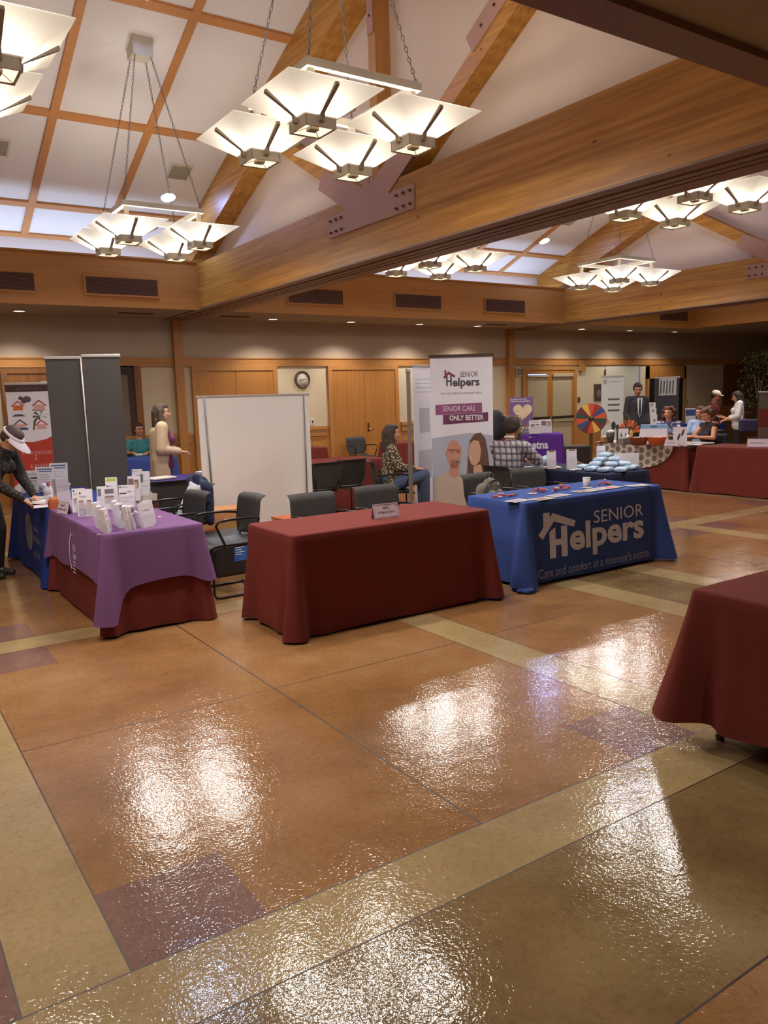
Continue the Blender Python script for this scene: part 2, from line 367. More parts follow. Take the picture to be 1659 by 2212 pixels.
# ---- great glulam beams, with gable wall, rafters and webs above
n=12
for bi,(x0,x1) in enumerate((B1,B2)):
    mb=MB(); mb.box(x0,x1,VF-.14,VB+.1,ZS,3.9); struct('trim_%d'%n,mb,WB); n+=1
    mb=MB()
    for a,b,z in ((x0,x0+.14,ZS-.005),(x0+.16,x0+.24,ZS-.012),(x0+.27,x0+.34,ZS-.012),(x0+.37,x0+.45,ZS-.012),(x0+.47,x1,ZS-.005)): mb.box(a,b,YF,YB-.15,ZS-.02 if b-a>.1 else ZS-.03,ZS+.001)
    mb.box(x0+.01,x1-.01,YF,YB-.15,ZS-.01,ZS+.002); struct('trim_%d'%n,mb,TRK); n+=1
    gx=x0+.31
    mb=MB(); ye=6.0
    mb.add([(gx+e,y,z) for e in (0,.08) for y,z in ((RY-ye,3.85),(RY+ye,3.85),(RY+ye,roof(RY+ye)),(RY,RZ),(RY-ye,roof(RY-ye)))],[(0,4,3,2,1),(5,6,7,8,9),(0,1,6,5),(1,2,7,6),(2,3,8,7),(3,4,9,8),(4,0,5,9)])
    o=struct('wall_gable_%d'%(bi+1),mb,GW)
    for sgn in (1,-1):   # rafters
        mb=MB(); e=6.0; h=.60
        for xa,xb in ((x0,gx),):
            P=[(RY,RZ-.005),(RY+sgn*e,roof(RY+e)-.005),(RY+sgn*e,roof(RY+e)-h),(RY,RZ-h)]
            mb.add([(xx,y,z) for xx in (xa,xb) for y,z in P],[(0,1,2,3),(7,6,5,4),(0,4,5,1),(1,5,6,2),(2,6,7,3),(3,7,4,0)])
        struct('trim_%d'%n,mb,WB); n+=1
    mb=MB(); mb.box(x0+.12,gx,RY-.07,RY+.07,3.9,RZ-.5); struct('trim_%d'%n,mb,WTz); n+=1
    mb=MB()
    for sgn in (1,-1):
        P=[(RY+sgn*.12,3.88),(RY+sgn*3.1,3.88+2.98*.58+.0),(RY+sgn*3.1,3.88+2.98*.58-.22),(RY+sgn*.36,3.82)]
        mb.add([(xx,y,z) for xx in (x0+.1,gx) for y,z in P],[(0,1,2,3),(7,6,5,4),(0,4,5,1),(1,5,6,2),(2,6,7,3),(3,7,4,0)])
    struct('trim_%d'%n,mb,WB); n+=1
    # steel gusset plate with bolts
    PL=mat('gusset_steel',(168,128,110),.55,.04,3,metal=.0)
    mb=MB(); P=[(RY-.88,3.545),(RY+.83,3.545),(RY+.83,3.785),(RY+.42,3.785),(RY+1.05,4.15),(RY+.92,4.34),(RY+.07,3.95),(RY+.07,4.1),(RY-.07,4.1),(RY-.07,3.95),(RY-.92,4.36),(RY-1.05,4.15),(RY-.42,3.785),(RY-.88,3.785)]
    mb.add([(xx,y,z) for xx in (x0-.012,x0-.002) for y,z in P],[tuple(range(14)),tuple(range(27,13,-1))]+[(i,14+i,14+(i+1)%14,(i+1)%14) for i in range(14)])
    pl=mb.build('steel_gusset_plate',PL)
    tag(pl,('brown painted steel gusset plate bolted to the long near wooden beam' if bi==0 else 'brown steel gusset plate on the farther wooden beam at right'),'plate')
    for sx in (-1,1):
        for k in range(3):
            for z in (3.6,3.73):
                y=RY+sx*(.80-.16*k*.75) - (.02 if sx<0 else 0.03); m=MB(); m.lathe([(.016,0),(.016,.012),(.009,.016),(.009,.03),(.001,.032)],8,M=frame((x0-.012,y,z),(0,1,0),(0,0,1))@Matrix.Diagonal((1,1,-1,1)))
                m.build('bolt',mat('bolt_steel',(96,72,60),.4,metal=.5),pl)
# small strap plates with bolts on king post and far strut
for y,z,a in ((5.66,4.97,1),):
    m=MB(); m.box(B1[0]+.085,B1[0]+.099,-.3,.3,-.09,.09); o=m.build('steel_strap',PL,loc=(0,y,z)); o.rotation_euler=(radians(-30.1),0,0); tag(o,'painted steel strap plate on the sloping timber strut at top','plate')
    for k in (-.1,.1): q=MB(); q.ell((B1[0]+.08,k,0),(.014,.014,.014)); q.build('bolt',mat('bolt_steel',(96,72,60),.4),o)
m=MB(); m.box(B1[0]+.1,B1[0]+.119,RY-.055,RY+.055,5.52,5.95); o=m.build('steel_strap',PL); tag(o,'painted steel strap plate on the upright king post at top','plate')
q=MB(); q.ell((B1[0]+.1,RY,5.7),(.016,.016,.016)); q.build('bolt',mat('bolt_steel',(96,72,60),.4),o)
# ---- battens dividing the sloped ceiling into panels
for (x0,x1) in BAYS:
    for sgn in (1,-1):
        mb=MB()
        def slab(xa,xb,ya,yb,t=.03):   # ya,yb measured from the ridge
            A,Bq=RY+sgn*ya,RY+sgn*yb
            mb.add([(xx,yy,roof(yy)-dz) for dz in (t,.0) for xx,yy in ((xa,A),(xb,A),(xb,Bq),(xa,Bq))],[(0,1,2,3),(7,6,5,4),(0,4,5,1),(1,5,6,2),(2,6,7,3),(3,7,4,0)])
        x=x1-1.21
        while x>x0+.2: slab(x-.05,x+.05,0,6.0,.032); x-=1.21
        for y in (1.6,3.42,5.24,6.0): slab(x0,x1,y-.055,y+.055)
        struct('trim_%d'%n,mb,WBAT); n+=1
# ---- supply grilles in the valance
def grille(x0,x1,z0,z1,lab,lines=5):
    mb=MB(); y=VB-.003; mb.box(x0,x1,y-.012,y,z0,z1)
    o=tag(mb.build('air_grille',GRLD,loc=None),lab,'vent','supply air grilles in the wooden valance')
    f=MB(); f.box(x0-.03,x1+.03,y-.016,y-.0,z0-.03,z0); f.box(x0-.03,x1+.03,y-.016,y,z1,z1+.03); f.box(x0-.03,x0,y-.016,y,z0,z1); f.box(x1,x1+.03,y-.016,y,z0,z1); f.build('frame',WV,o)
    s=MB(); k=z0+.008
    while k<z1-.006: s.box(x0,x1,y-.018,y-.012,k,k+.009); k+=.019
    s.build('louvre',GRL,o)
grille(1.34,2.44,3.36,3.61,'leftmost dark louvred grille in the wood valance, cut by the frame')
grille(3.17,4.27,3.36,3.61,'wide dark louvred grille in the wood valance left of the big beam')
grille(6.59,7.70,3.36,3.61,'louvred grille half hidden under the big beam, right of the corner')
grille(8.87,9.97,3.36,3.61,'louvred grille in the middle bay, above the clock and double doors')
grille(11.14,12.25,3.36,3.61,'louvred grille in the middle bay nearest the far beam')
grille(14.55,15.4,3.36,3.61,'sliver of louvred grille just under the far beam')
grille(16.8,17.9,3.34,3.60,'shiny slatted grille in the far bay valance at right')
# ---- lamps in the ceilings
E_WARM=mat('downlight_lens',(255,240,205),.4,emit=(255,240,210),es=6)
E_COOL=mat('cool_lens',(190,205,255),.4,emit=(165,188,255),es=170)
TRIM=mat('downlight_trim',(196,186,170),.5)
def spot(loc, w, colr, ang=1.9, r=.05, rot=None, blend=.7):
    l=bpy.data.lights.new('lamp','SPOT'); l.energy=w; l.color=colr; l.spot_size=ang; l.spot_blend=blend; l.shadow_soft_size=r
    o=bpy.data.objects.new('downlight_beam',l); col.objects.link(o); o.location=loc
    if rot: o.rotation_euler=rot
    return o
def downlight(x,y,lab,w=None,on=True):
    o=MB().lathe([(.085,0),(.085,.012),(.001,.014)],20,M=T(0,0,-.013)).build('downlight',E_WARM,loc=(x,y,ZS))
    tag(o,lab,'light','recessed downlights in the low ceiling')
    MB().tube([(.098*cos(2*pi*k/20),.098*sin(2*pi*k/20),-.008) for k in range(20)],.014,6,closed=True).build('rim',TRIM,o)
    l=spot((0,0,-.03),w or DOWN_W,WARM,2.2,.06); l.parent=o
for i,(x,y,lab) in enumerate([(2.4,13.85,'recessed downlight left of the big valance corner, above the dark banners'),(6.84,13.85,'recessed downlight just right of the big beam end'),(8.6,13.9,'recessed downlight above the wall clock'),
    (10.33,13.9,'recessed downlight above the closed double doors right of the clock'),(11.95,13.9,'recessed downlight above the tall white senior care banner'),
    (15.3,13.85,'faint recessed downlight above the glazed exit doors'),(17.1,13.85,'recessed downlight above the standing man in the dark suit'),(18.9,13.8,'recessed downlight right of the one above the suited man'),
    (.3,13.85,'recessed downlight outside the frame at far left')]): downlight(x,y,lab, DOWN_W if i<5 else DOWN_W*.8)
for x in (-1.0,3.0,7.0,11.0): downlight(x,0.3,'added fill downlight, out of view over the camera side of the hall',DOWN_W*.7)  # unseen lamps, added to give the camera side ambient light
def skyspot(x,y,lab,hidden=False):
    s=1 if y>RY else -1; o=MB().lathe([(.10,0),(.10,.012),(.001,.016)],20,M=T(0,0,-.014)).build('ceiling_spotlight',E_COOL,loc=(x,y,roof(y)-.002)); o.rotation_euler=(math.atan(-RS*s),0,0)
    tag(o,lab,'light','bluish spotlights in the sloped ceiling')
    MB().tube([(.115*cos(2*pi*k/20),.115*sin(2*pi*k/20),-.006) for k in range(20)],.016,6,closed=True).build('rim',WHITE,o)
    l=spot((0,0,-.04),SPOT_W,COOL,1.6,.08); l.parent=o
skyspot(4.40,12.31,'bluish round spotlight in the sloped ceiling beside the near rafter')
skyspot(12.44,12.31,'bluish round spotlight in the sloped ceiling of the middle bay')
skyspot(11.49,8.98,'bluish spotlight hidden high in the middle bay')
skyspot(3.12,9.0,'bluish spotlight high in the near bay above the hanging lamps')
def speaker(x,y,lab):
    o=MB().rbox(-.17,.17,-.17,.17,-.02,0,.01).build('ceiling_speaker',mat('speaker_frame',(206,196,176),.6),loc=(x,y,roof(y)-.001)); o.rotation_euler=(math.atan(-RS),0,0); tag(o,lab,'speaker','square grilles in the sloped ceiling')
    g=MB(); g.box(-.14,.14,-.14,.14,-.027,-.02); 
    for k in range(8): g.box(-.14,.14,-.135+k*.035,-.12+k*.035,-.031,-.027)
    g.build('mesh_cover',mat('speaker_grille',(158,150,134),.7),o)
speaker(4.39,11.73,'square grey grille in the sloped ceiling above the bluish spotlight near the beam')
speaker(1.93,11.72,'square grey grille in the sloped ceiling at the left edge')
speaker(12.43,11.6,'square grey grille in the sloped ceiling of the middle bay')
# small ceiling diffusers in the soffit
for x,y,lab in ((4.2,13.7,'dark slotted diffuser in the low ceiling left of the column'),(6.0,13.7,'dark slotted diffuser in the low ceiling right of the column'),(12.2,13.55,'dark slotted diffuser in the low ceiling near the far beam')):
    m=MB(); m.box(-.28,.28,-.05,.05,-.012,0); 
    o=tag(m.build('slot_diffuser',GRLD,loc=(x,y,ZS)),lab,'vent')
    s=MB(); [s.box(-.28,.28,-.04+k*.03,-.03+k*.03,-.016,-.012) for k in range(3)]; s.build('fin',GRL,o)
# cool fluorescent strips standing in the cove behind the valances
TUBE=mat('cove_tube',(200,215,255),.4,emit=(190,212,255),es=8)
for (x0,x1),lab in zip(BAYS,('near','middle','far')):
    for y,sg in ((13.15,1),(1.97,-1)):
        l=bpy.data.lights.new('cove','AREA'); l.shape='RECTANGLE'; l.size=x1-x0-.4; l.size_y=.12; l.energy=COVE_W*(x1-x0)/8; l.color=COOL
        o=bpy.data.objects.new('cove_light',l); col.objects.link(o); o.location=((x0+x1)/2,y,3.42); o.rotation_euler=(pi+radians(0),0,0)
# ================================================================ CHANDELIERS
SH=bpy.data.materials.new('frosted_shade'); SH.use_nodes=True; nt=SH.node_tree; b=nt.nodes['Principled BSDF']; out=nt.nodes['Material Output']
tr=nt.nodes.new('ShaderNodeBsdfTranslucent'); tr.inputs[0].default_value=(.86,.84,.73,1); df=nt.nodes.new('ShaderNodeBsdfDiffuse'); df.inputs[0].default_value=(.74,.72,.63,1)
mx=nt.nodes.new('ShaderNodeMixShader'); mx.inputs[0].default_value=.45; nt.links.new(tr.outputs[0],mx.inputs[1]); nt.links.new(df.outputs[0],mx.inputs[2])
em=nt.nodes.new('ShaderNodeEmission'); em.inputs[0].default_value=(1,.93,.78,1); em.inputs[1].default_value=.12
ad=nt.nodes.new('ShaderNodeAddShader'); nt.links.new(mx.outputs[0],ad.inputs[0]); nt.links.new(em.outputs[0],ad.inputs[1]); nt.links.new(ad.outputs[0],out.inputs[0])
BULB=mat('bulb_glow',(255,244,220),.4,emit=(255,240,212),es=14)
LENS=mat('lamp_lens',(255,240,205),.4,.12,9,emit=(255,232,190),es=1.3)
NICK=mat('nickel',(196,188,170),.5,.05,6); NICKD=mat('nickel_dark',(150,138,122),.5); CHN=mat('chain_steel',(124,118,112),.35,metal=.6)
def chain_mesh(a,b):
    a=Vector(a); b=Vector(b); L=(b-a).length; n=int(L/.040); d=(b-a)/n; t=d.normalized(); u=t.orthogonal().normalized(); w=t.cross(u); mb=MB()
    for i in range(n):
        c=a+d*(i+.5); q=u if i%2 else w; R=.026; r2=.011
        mb.tube([c+t*R*cos(k*pi/3)+q*r2*sin(k*pi/3) for k in range(6)],.0034,4,closed=True)
    return mb
def make_chandelier():
    t=thing('chandelier','x','chandelier',(3.25,9.71,0))
    zc=roof(9.71)
    m=MB(); h=.115
    m.add([(-h,-h,zc-.16),(h,-h,zc-.16),(h,h,zc-.16),(-h,h,zc-.16)]+[(x*1.05,y*1.05,zc-RS*y-.002) for x,y in ((-h,-h),(h,-h),(h,h),(-h,h))],[(0,3,2,1),(4,5,6,7),(0,1,5,4),(1,2,6,5),(2,3,7,6),(3,0,4,7)])
    m.build('canopy',NICK,t)
    a=.45
    m=MB()
    for s in (-1,1):
        m.box(-a-.025,a+.025,s*a-.025,s*a+.025,3.885,3.94); m.box(s*a-.025,s*a+.025,-a+.025,a-.025,3.885,3.94)
    m.build('frame',NICK,t)
    LO=.424
    for sx in (-1,1):
        for sy in (-1,1):
            chain_mesh((sx*.09,sy*.09,zc-.15),(sx*a,sy*a,3.93)).build('chain',CHN,t)
            MB().box(sx*LO-.022,sx*LO+.022,sy*LO-.022,sy*LO+.022,3.56,3.90).build('stem',NICK,t)
            cx_,cy_=sx*LO,sy*LO; hb=.118
            b=MB().box(cx_-hb,cx_+hb,cy_-hb,cy_-hb+.008,3.48,3.56).box(cx_-hb,cx_+hb,cy_+hb-.008,cy_+hb,3.48,3.56).box(cx_-hb,cx_-hb+.008,cy_-hb,cy_+hb,3.48,3.56).box(cx_+hb-.008,cx_+hb,cy_-hb,cy_+hb,3.48,3.56).build('lamp_box',NICK,t)
            # lens: four shallow panes round a little square boss
            m=MB(); q=hb-.01; k=.035
            O=[(-q,-q,3.488),(q,-q,3.488),(q,q,3.488),(-q,q,3.488)]; I=[(-k,-k,3.512),(k,-k,3.512),(k,k,3.512),(-k,k,3.512)]
            m.add([(x+cx_,y+cy_,z) for x,y,z in O+I],[(i,4+i,4+(i+1)%4,(i+1)%4) for i in range(4)]); m.build('lens',LENS,b)
            m=MB()
            for (x,y,z),(x2,y2,z2) in zip(O,I): m.tube([(x+cx_,y+cy_,z-.002),(x2+cx_,y2+cy_,z2-.002)],.0035,4)
            for i in range(4):
                p,q2=O[i],O[(i+1)%4]; m.tube([(p[0]+cx_,p[1]+cy_,3.484),(q2[0]+cx_,q2[1]+cy_,3.484)],.005,4)
            m.rbox(cx_-k,cx_+k,cy_-k,cy_+k,3.485,3.515,.006); m.build('lens_frame',NICKD,b)
            # four flared glass panels
            m=MB(); r0=.122; z0=3.545; r1=.36; z1=3.705
            for i in range(4):
                A=Rz(i*pi/2); P=[(-r0,-r0,z0),(r0,-r0,z0),(r1,-r1,z1),(-r1,-r1,z1)]; Q=[(x*.985,y*.985,z+.006) for x,y,z in P]
                P=[(A@Vector(v))+Vector((cx_,cy_,0)) for v in P+Q]
                m.add(P,[(0,1,2,3),(2,6,7,3)])
            m.build('shade',SH,b)
            for i in range(4):
                A=T(cx_,cy_,0)@Rz(i*pi/2); m=MB()
                m.add([A@Vector(v) for v in [(-.017,-.118,3.515),(.017,-.118,3.515),(.017,-.142,3.515),(-.017,-.142,3.515),(-.017,-.118,3.57),(.017,-.118,3.57),(.017,-.15,3.57),(-.017,-.15,3.57)]],[(0,3,2,1),(4,5,6,7),(0,1,5,4),(1,2,6,5),(2,3,7,6),(3,0,4,7)])
                m.add([A@Vector(v) for v in [(-.014,-.125,3.55),(.014,-.125,3.55),(.014,-.35,3.672),(-.014,-.35,3.672),(-.014,-.125,3.572),(.014,-.125,3.572),(.014,-.345,3.694),(-.014,-.345,3.694)]],[(0,3,2,1),(4,5,6,7),(0,1,5,4),(1,2,6,5),(2,3,7,6),(3,0,4,7)])
                m.build('arm',NICKD,b)
            MB().ell((cx_,cy_,3.575),(.035,.035,.02),n=10,k=6).build('bulb',BULB,b)
            l=bpy.data.lights.new('bulb_light','POINT'); l.energy=BULB_W; l.color=WARM; l.shadow_soft_size=.05
            lo=bpy.data.objects.new('bulb_light',l); col.objects.link(lo); lo.location=(cx_,cy_,3.612); lo.parent=b
            l=bpy.data.lights.new('lens_light','AREA'); l.shape='SQUARE'; l.size=.2; l.energy=LENS_W; l.color=WARM; lo=bpy.data.objects.new('lens_light',l); col.objects.link(lo); lo.location=(cx_,cy_,3.478); lo.parent=b
    return t
ch=make_chandelier(); ch['label']='four-shade square chandelier hanging whole in view from a box canopy at upper left'
for (x,y,lab) in [(3.25,5.40,'large near four-shade chandelier on chains, in front of the rafters'),(.43,5.40,'chandelier cut off by the left edge at the top corner'),
    (7.53,9.71,'chandelier partly hidden by the big beam, left one of the middle bay'),(11.6,9.71,'chandelier hanging whole with its square frame in the middle bay'),
    (7.55,5.43,'chandelier seen under the big beam at the right edge, closest in the middle bay'),(16.0,9.71,'chandelier glimpsed under the far beam at right')]:
    d=dup(ch,(x,y,0),pi if y<RY else 0,lab)
# ================================================================ TABLES AND CLOTHS
def cloth_mat(name,c,rough=.9,sheen=.0): return mat(name,c,rough,.06,3,bump=.08,bscale=400,sheen=sheen,spec=.2)
RED=cloth_mat('maroon_cloth',(114,50,44)); BLUE=cloth_mat('royal_blue_cloth',(60,82,146)); PURP=cloth_mat('purple_cloth',(122,86,132)); NAVY=cloth_mat('navy_cloth',(40,44,70)); BLUE2=cloth_mat('deep_blue_cloth',(36,58,132)); DPURP=cloth_mat('dark_purple_cloth',(66,48,112)); FARBLUE=cloth_mat('county_blue_cloth',(58,76,142)); AETP=cloth_mat('violet_cloth',(92,48,140))
TABLEGREY=mat('table_laminate',(150,140,125),.5,.03,5); LEGM=mat('leg_steel',(84,66,48),.4,metal=.4)
def folding_table(x0,x1,y0,y1,z,label,group=None):
    t=thing('folding_table',label,'table',((x0+x1)/2,(y0+y1)/2,0),group=group); L=(x1-x0)/2-.02; Wd=(y1-y0)/2-.02
    MB().rbox(-L,L,-Wd,Wd,z-.035,z-.006,.01).build('tabletop',TABLEGREY,t)
    for sx in (-1,1):
        for sy in (-1,1):
            x,y=sx*(L-.10),sy*(Wd-.07); m=MB().tube([(x,y,.012),(x,y,z-.035)],.016,10); m.lathe([(.02,0),(.022,.02),(.017,.03)],10,M=T(x,y,0)); m.build('leg',LEGM,t)
    return t
def drape(name,L,Wd,top,hem,mats,label,cat,loc,rz=0,r=.03,flare=.03,corner=.10,fold=.008,seed=1,group=None,N=96,dip=None,pleat=1.,backtuck=0.,lift=0.,parent=None,matfn=None):
    """a cloth over a table top: L x Wd, hanging to hem (number or function of side, position)"""
    rnd=random.Random(seed); a,b=L/2+.006+lift,Wd/2+.006+lift; pts=[]   # (x,y,nx,ny,dcorner,side,u)
    ph=[rnd.uniform(0,6.28) for _ in range(8)]; fr=[rnd.uniform(5,9) for _ in range(4)]+[rnd.uniform(11,19) for _ in range(4)]
    sides=[((-a,-b),(a,-b),(0,-1)),((a,-b),(a,b),(1,0)),((a,b),(-a,b),(0,1)),((-a,b),(-a,-b),(-1,0))]
    for k,(p,q,nn) in enumerate(sides):
        Ls=hypot(q[0]-p[0],q[1]-p[1]); n=max(10,int(Ls/.035)); nn2=sides[(k+1)%4][2]
        dx,dy=(q[0]-p[0])/Ls,(q[1]-p[1])/Ls
        for i in range(n+1):
            s=r+(Ls-2*r)*i/n; pts.append((p[0]+dx*s,p[1]+dy*s,nn[0],nn[1],min(s,Ls-s),k,s-Ls/2,Ls))
        for i in range(1,6):
            t=i/6*pi/2; cx_,cy_=q[0]-dx*r-nn[0]*r,q[1]-dy*r-nn[1]*r
            nx,ny=nn[0]*cos(t)+nn2[0]*sin(t),nn[1]*cos(t)+nn2[1]*sin(t)
            pts.append((cx_+nx*r,cy_+ny*r,nx,ny,0,k,Ls/2,Ls))
    n=len(pts); m=14
    def off(P,t):
        x,y,nx,ny,dc,k,u,Ls=P
        o=t*flare+corner*t**1.15*exp(-(dc/.06)**2) - pleat*.25*corner*t*exp(-((dc-.13)/.05)**2) + pleat*.15*corner*t*exp(-((dc-.21)/.05)**2)
        w=sum(sin(fr[j]*u+ph[j]+k*1.7)*(1 if j<4 else .55) for j in range(8))/3
        o+=fold*w*t**.8*(1 if dc>.05 else .3)
        if k==2: o-=backtuck*t
        return max(o,.002*t)
    def hz(P):
        h=hem(P[5],P[6],P[7],P[4]) if callable(hem) else hem
        if dip and P[4]<.3: h-=dip*exp(-(P[4]/.09)**2)
        return max(h+.006*sin(P[6]*7+seed),.006)
    mb=MB(); vs=[]
    for inset,z in ((.014,top),(.004,top-.004)): vs+=[(P[0]-P[2]*inset,P[1]-P[3]*inset,z+lift) for P in pts]
    for j in range(m+1):
        t=j/m
        for P in pts:
            h=hz(P); zz=top+lift-.012-(top+lift-.012-h)*t; o=off(P,max(0.,(top-zz)/top)); vs.append((P[0]+P[2]*o,P[1]+P[3]*o,zz))
    fs=[tuple(range(n))]; mi=[0]
    for j in range(m+2):
        for i in range(n):
            l=(i+1)%n; fs.append((j*n+i,(j+1)*n+i,(j+1)*n+l,j*n+l)); mi.append(0)
    mb.v=[tuple(v) for v in vs]; mb.f=fs; mb.m=mi; mb.sm=[False]+[True]*(len(fs)-1)
    o=mb.build(name,mats,parent,loc=loc,rz=rz); tag(o,label,cat,group)
    def front(u,z,k=0):   # a point just outside the cloth on side k, u along the side, z up
        best=min((P for P in pts if P[5]==k and P[4]>r*.9), key=lambda P: abs(P[6]-u)); P=list(best)
        S0=sides[k]; Ls=best[7]; dx,dy=(S0[1][0]-S0[0][0])/Ls,(S0[1][1]-S0[0][1])/Ls; mx_,my_=(S0[0][0]+S0[1][0])/2,(S0[0][1]+S0[1][1])/2
        P[0]=mx_+dx*u; P[1]=my_+dy*u; P[6]=u; P[4]=Ls/2-abs(u); o2=off(P,max(0.,(top-z)/top))+.004
        return (P[0]+P[2]*o2,P[1]+P[3]*o2,z)
    o_front=front
    return o,o_front
def cloth_text(o,front,items,mats,name,side=0):
    """items: (verts, faces, material) already laid out with u along the side and z up"""
    mb=MB()
    for vs,fs,mi in items: mb.add([front(v[0],v[1],side) for v in vs],fs,mi)
    return mb.build(name,mats,o)
def laid(body,u,z,w,h,bold=0.): 
    vs,fs=glyphs(body,w,h,bold); return [(v[0]+u,v[1]+z) for v in vs],fs
def poly2(pts): return list(pts),[tuple(range(len(pts)))]
def blurred(u,z,w,h,seed=1):
    """a line of writing too soft to read in the photograph: irregular upright strokes"""
    rr=random.Random(seed); vs=[]; fs=[]; x=u
    while x<u+w-h*.2:
        sw=h*rr.uniform(.14,.3); hh=h*(1 if rr.random()<.3 else .68); y0=z-(h*.2 if rr.random()<.12 else 0); k=len(vs)
        vs+=[(x,y0),(x+sw,y0),(x+sw,z+hh),(x,z+hh)]; fs.append((k,k+1,k+2,k+3))
        if rr.random()<.6: k=len(vs); q=z+hh*rr.choice([.0,.5,.85]); vs+=[(x,q),(x+h*.5,q),(x+h*.5,q+h*.13),(x,q+h*.13)]; fs.append((k,k+1,k+2,k+3))
        x+=sw+h*rr.uniform(.18,.42)
    return vs,fs
INK=mat('white_ink',(218,218,234),.7); INKG=mat('grey_ink',(166,168,200),.7)
RT='maroon table cloths to the floor'
drape('tablecloth',1.79,.74,.745,.02,RED,'plain maroon cloth on the near centre table holding only a folded name sign','tablecloth',(3.345,5.19,0),seed=3,corner=.10,fold=.007,group=RT,backtuck=.04)
folding_table(2.45,4.24,4.82,5.56,.74,'folding table hidden under the plain maroon cloth in the centre')
# right table with short cloth and a leg in view
folding_table(3.19,5.02,1.46,2.20,.74,'folding table at the right edge, one leg showing beneath its maroon cloth')
drape('tablecloth',1.83,.74,.745,lambda k,u,L,dc:.12+.02*sin(u*5)+.03*exp(-(dc/.2)**2),RED,'maroon cloth on the nearest table, cut off by the right edge','tablecloth',(4.105,1.83,0),seed=12,corner=.17,flare=.04,fold=.014,group=RT)
# blue sponsor table
bl,fr_=drape('tablecloth',1.83,.74,.745,lambda k,u,L,dc:.03,BLUE,'royal blue cloth with large white house logo and lettering','tablecloth',(5.605,5.25,0),seed=5,corner=.15,flare=.035,fold=.003,pleat=.2,backtuck=.05)
items=[]
v,f=laid('SENIOR',-.02,.575,.66,.13); 
def V2(vf,mi): items.append((vf[0],vf[1],mi))
V2(laid('SENIOR',-.06,.475,.69,.115),0)
V2(laid('elpers',-.385,.185,1.02,.325,.03),0)
# tall H whose top is the house gable, with a chimney
V2(poly2([(-.635,.225),(-.56,.225),(-.56,.50),(-.635,.46)]),0); V2(poly2([(-.49,.225),(-.415,.225),(-.415,.50),(-.49,.50)]),0); V2(poly2([(-.56,.335),(-.49,.335),(-.49,.39),(-.56,.39)]),0)
V2(poly2([(-.765,.45),(-.72,.405),(-.575,.55),(-.325,.475),(-.305,.53),(-.585,.625)]),0); V2(poly2([(-.705,.49),(-.625,.585),(-.625,.635),(-.705,.635)]),0)
cloth_text(bl,fr_,items,[INK],'logo_lettering')
items=[]; V2(laid("Care and comfort at a moment's notice.",-.78,.065,1.50,.085),0); cloth_text(bl,fr_,items,[INKG],'tagline')
folding_table(4.69,6.52,4.88,5.62,.74,'folding table hidden under the royal blue cloth')
# a puddle of blue cloth on the floor at its left corner
PUD=[(4.62+.06*cos(k*.9)*(k%3)-5.605,4.79+.035*sin(k*.9)*(k%3)-5.25,.02,.065,.04,.020+.008*(k%2)) for k in range(8)]
# purple table: maroon under, purple over
P4C=(1.79,6.69,0)
drape('tablecloth',.72,1.82,.745,.015,RED,'maroon cloth hanging to the floor beneath the purple one at left','tablecloth',P4C,seed=21,corner=.07,fold=.007,flare=.02,group=RT)
folding_table(1.43,2.15,5.78,7.6,.74,'folding table hidden under the purple and maroon cloths')
pc,pf=drape('tablecloth',.72,1.82,.745,lambda k,u,L,dc:.37+.02*sin(u*4)-(.26*exp(-(dc/.10)**2) if (k==0 and u<0) or (k==3 and u>0) else .07*exp(-(dc/.12)**2)),PURP,'purple cloth laid over a maroon one, with white crescent logo','tablecloth',P4C,seed=8,corner=.10,flare=.05,fold=.005,lift=.014)
items=[]
cres=[]; 
for k in range(13): a=radians(100+k*13.5); cres.append((-.02+.10*cos(a),.50+.155*sin(a)))
for k in range(13): a=radians(262-k*13.5); cres.append((.0+.095*cos(a),.50+.135*sin(a)))
V2(([(-p[0]*1 if False else p[0],p[1]) for p in cres],[(i,i+1,24-i,25-i) for i in range(12)]),0)
for (x,z,s) in ((-.05,.665,.018),(.02,.66,.014),(.05,.64,.012),(.07,.60,.010)): V2(poly2([(x,z-s),(x+s*.5,z),(x,z+s),(x-s*.5,z)]),0)
V2(blurred(.02,.515,.10,.05,4),0); V2(blurred(.02,.45,.13,.045,7),0)
for k,w in enumerate((.10,.08,.10,.085)): V2(poly2([(.02,.42-k*.028),(.02+w,.42-k*.028),(.02+w,.43-k*.028),(.02,.43-k*.028)]),0)
cloth_text(pc,pf,items,[INK],'logo_lettering',side=3)
# blue table at far left
lb,lf=drape('tablecloth',.74,1.80,.745,.015,BLUE2,'deep blue cloth with round grey seal, on the table where someone writes','tablecloth',(1.79,8.64,0),seed=14,corner=.10,fold=.012)
items=[]
V2(poly2([(-.02+.20*cos(k*pi/12)*.9,.42+.19*sin(k*pi/12)) for k in range(24)]),0)
for k in range(14): a=k*pi/7; V2(poly2([(-.02+.15*cos(a)+.012*cos(b_),.42+.14*sin(a)+.012*sin(b_)) for b_ in (0,1.57,3.14,4.71)]),1)
V2(poly2([(-.09,.36),(.05,.36),(.05,.47),(-.02,.51),(-.09,.47)]),1)
V2(blurred(.22,.46,.30,.06,3),0); V2(blurred(.22,.36,.38,.06,5),0); V2(blurred(.22,.20,.33,.075,9),0)
cloth_text(lb,lf,items,[mat('seal_grey',(128,130,142),.8),mat('seal_dark',(70,78,110),.8)],'seal_lettering',side=3)
folding_table(1.42,2.16,7.74,9.54,.74,'folding table hidden under the deep blue cloth at left')
